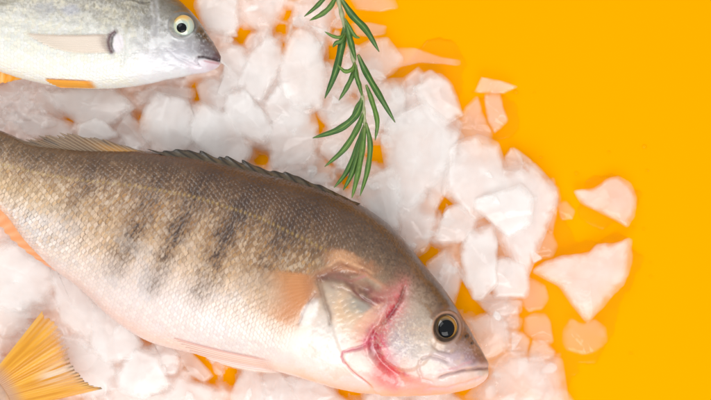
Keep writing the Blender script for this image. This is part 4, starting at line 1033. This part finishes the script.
# thin film of meltwater creeping out of the pile over the yellow surface, and stray drops
def water_mat():
    m, nt, ns, lk = new_mat('meltwater')
    out = N(nt, 'ShaderNodeOutputMaterial'); tr = N(nt, 'ShaderNodeBsdfTransparent'); tr.inputs[0].default_value = (1, 1, 1, 1)
    gl = N(nt, 'ShaderNodeBsdfGlossy'); gl.inputs['Roughness'].default_value = 0.04
    fr = N(nt, 'ShaderNodeFresnel'); fr.inputs['IOR'].default_value = 1.18; mx = N(nt, 'ShaderNodeMixShader')
    lk.new(fr.outputs[0], mx.inputs[0]); lk.new(tr.outputs[0], mx.inputs[1]); lk.new(gl.outputs[0], mx.inputs[2]); lk.new(mx.outputs[0], out.inputs[0])
    return m
M_WATER = water_mat()
gs = 1.0
gx = np.arange(380, 680, gs); gy = np.arange(20, 440, gs)
GX, GY = np.meshgrid(gx, gy, indexing='ij')
WX = GX + 22 * (fbm(GX / 22, GY / 22, 221) - 0.5); WY = GY + 22 * (fbm(GX / 22, GY / 22, 222) - 0.5)
sdf = np.full(GX.shape, -1e9)
for cx_, cy_, r_ in [(614,200,29),(592,285,43),(620,262,26),(591,338,27),(560,330,30),(545,240,34),(497,115,26),(440,58,26),(556,376,26),(520,300,38),(530,200,38),(430,90,36)]:
    a_ = r_ - np.hypot(WX - cx_, WY - cy_); k_ = np.clip(0.5 + 0.5 * (a_ - sdf) / 10, 0, 1); sdf = sdf * (1 - k_) + a_ * k_ + 10 * k_ * (1 - k_)
HZ = 0.25 + 1.5 * (1 - np.exp(-np.clip(sdf, 0, 50) / 4.5))
keep = sdf > 0
ok = keep[:-1, :-1] & keep[1:, :-1] & keep[:-1, 1:] & keep[1:, 1:]
Fg = grid_faces(len(gx), len(gy))[ok.ravel()]
used_ = np.unique(Fg); rm = -np.ones(GX.size, int); rm[used_] = np.arange(len(used_))
film = make_obj('meltwater', np.stack([GX.ravel(), GY.ravel(), HZ.ravel()], 1)[used_], rm[Fg], M_WATER)
if film.data.polygons[0].normal.z < 0: film.data.flip_normals()
film['kind'] = 'stuff'; film['label'] = 'thin clear film of meltwater at the right edge of the ice'
nd = 0
while nd < 16:
    px, py = R_.uniform(440, 665), R_.uniform(70, 392)
    k_ = (int(round(px)) - 380, int(round(py)) - 20)
    if sdf[k_] > -4 or sdf[k_] < -40 or inside(px, py, BED): continue
    r = R_.uniform(0.8, 2.2); nr, na = 7, 20
    t = np.linspace(0.02, 1, nr)[:, None]; a = np.linspace(0, 2 * math.pi, na, endpoint=False)[None]
    Vd = np.stack([px + r * t * np.cos(a) * 1.15, py + r * t * np.sin(a), 0.15 + r * 0.5 * np.sqrt(np.maximum(0, 1 - t ** 2)) + 0 * a], -1).reshape(-1, 3)
    o = make_obj('water_drop', Vd, grid_faces(nr, na, wrap=True), M_WATER, origin=(px, py, 0))
    if o.data.polygons[0].normal.z < 0: o.data.flip_normals()
    o['label'] = 'tiny clear water drop on the yellow surface beyond the ice'; o['category'] = 'water drop'; o['group'] = 'water drops around the loose ice'
    nd += 1

# ------------------------------------------------------------------ the yellow surface
me = bpy.data.meshes.new('ground')
me.from_pydata([(-3, -3, 0), (3, -3, 0), (3, 3, 0), (-3, 3, 0)], [], [(0, 1, 2, 3)])
me.materials.append(M_GROUND)
gnd = bpy.data.objects.new('ground', me); COL.objects.link(gnd); gnd['kind'] = 'structure'; gnd['label'] = 'plain bright yellow surface under the ice'

# ------------------------------------------------------------------ light, world, camera
def area(name, loc, target, size, power, color=(1, 1, 1)):
    l = bpy.data.lights.new(name, 'AREA'); l.shape = 'RECTANGLE'; l.size = size[0]; l.size_y = size[1]; l.energy = power; l.color = color
    o = bpy.data.objects.new(name, l); COL.objects.link(o); o.location = loc
    from mathutils import Vector
    o.rotation_euler = (Vector(target) - Vector(loc)).to_track_quat('-Z', 'Y').to_euler()
    return o
area('softbox_key', (0.15, -0.95, 1.05), (0, 0, 0), (1.1, 0.8), 14.3, (1.0, 0.985, 0.97))
area('softbox_fill', (-0.7, 0.8, 1.3), (0, 0, 0), (1.0, 1.0), 10.0, (1.0, 0.995, 0.99))
w = bpy.data.worlds.new('World'); scene.world = w; w.use_nodes = True
bg = w.node_tree.nodes['Background']; bg.inputs[0].default_value = (1.0, 0.99, 0.98, 1); bg.inputs[1].default_value = 0.62

cam = bpy.data.cameras.new('camera'); co = bpy.data.objects.new('camera', cam); COL.objects.link(co)
HC = 1800 + 45
co.location = (0, 0, HC * SC); co.rotation_euler = (0, 0, 0)
cam.sensor_width = 36; cam.lens = 36 * 1800 / 711.0; cam.clip_start = 0.01; cam.clip_end = 50
cam.dof.use_dof = True; cam.dof.focus_distance = (HC - 82) * SC; cam.dof.aperture_fstop = 5.6
scene.camera = co
scene.view_settings.view_transform = 'Standard'; scene.view_settings.look = 'None'; scene.view_settings.exposure = 0.0; scene.view_settings.gamma = 1.0
scene.render.engine = 'CYCLES'
scene.cycles.use_denoising = True
scene.cycles.max_bounces = 14; scene.cycles.transparent_max_bounces = 32; scene.cycles.diffuse_bounces = 9; scene.cycles.transmission_bounces = 10
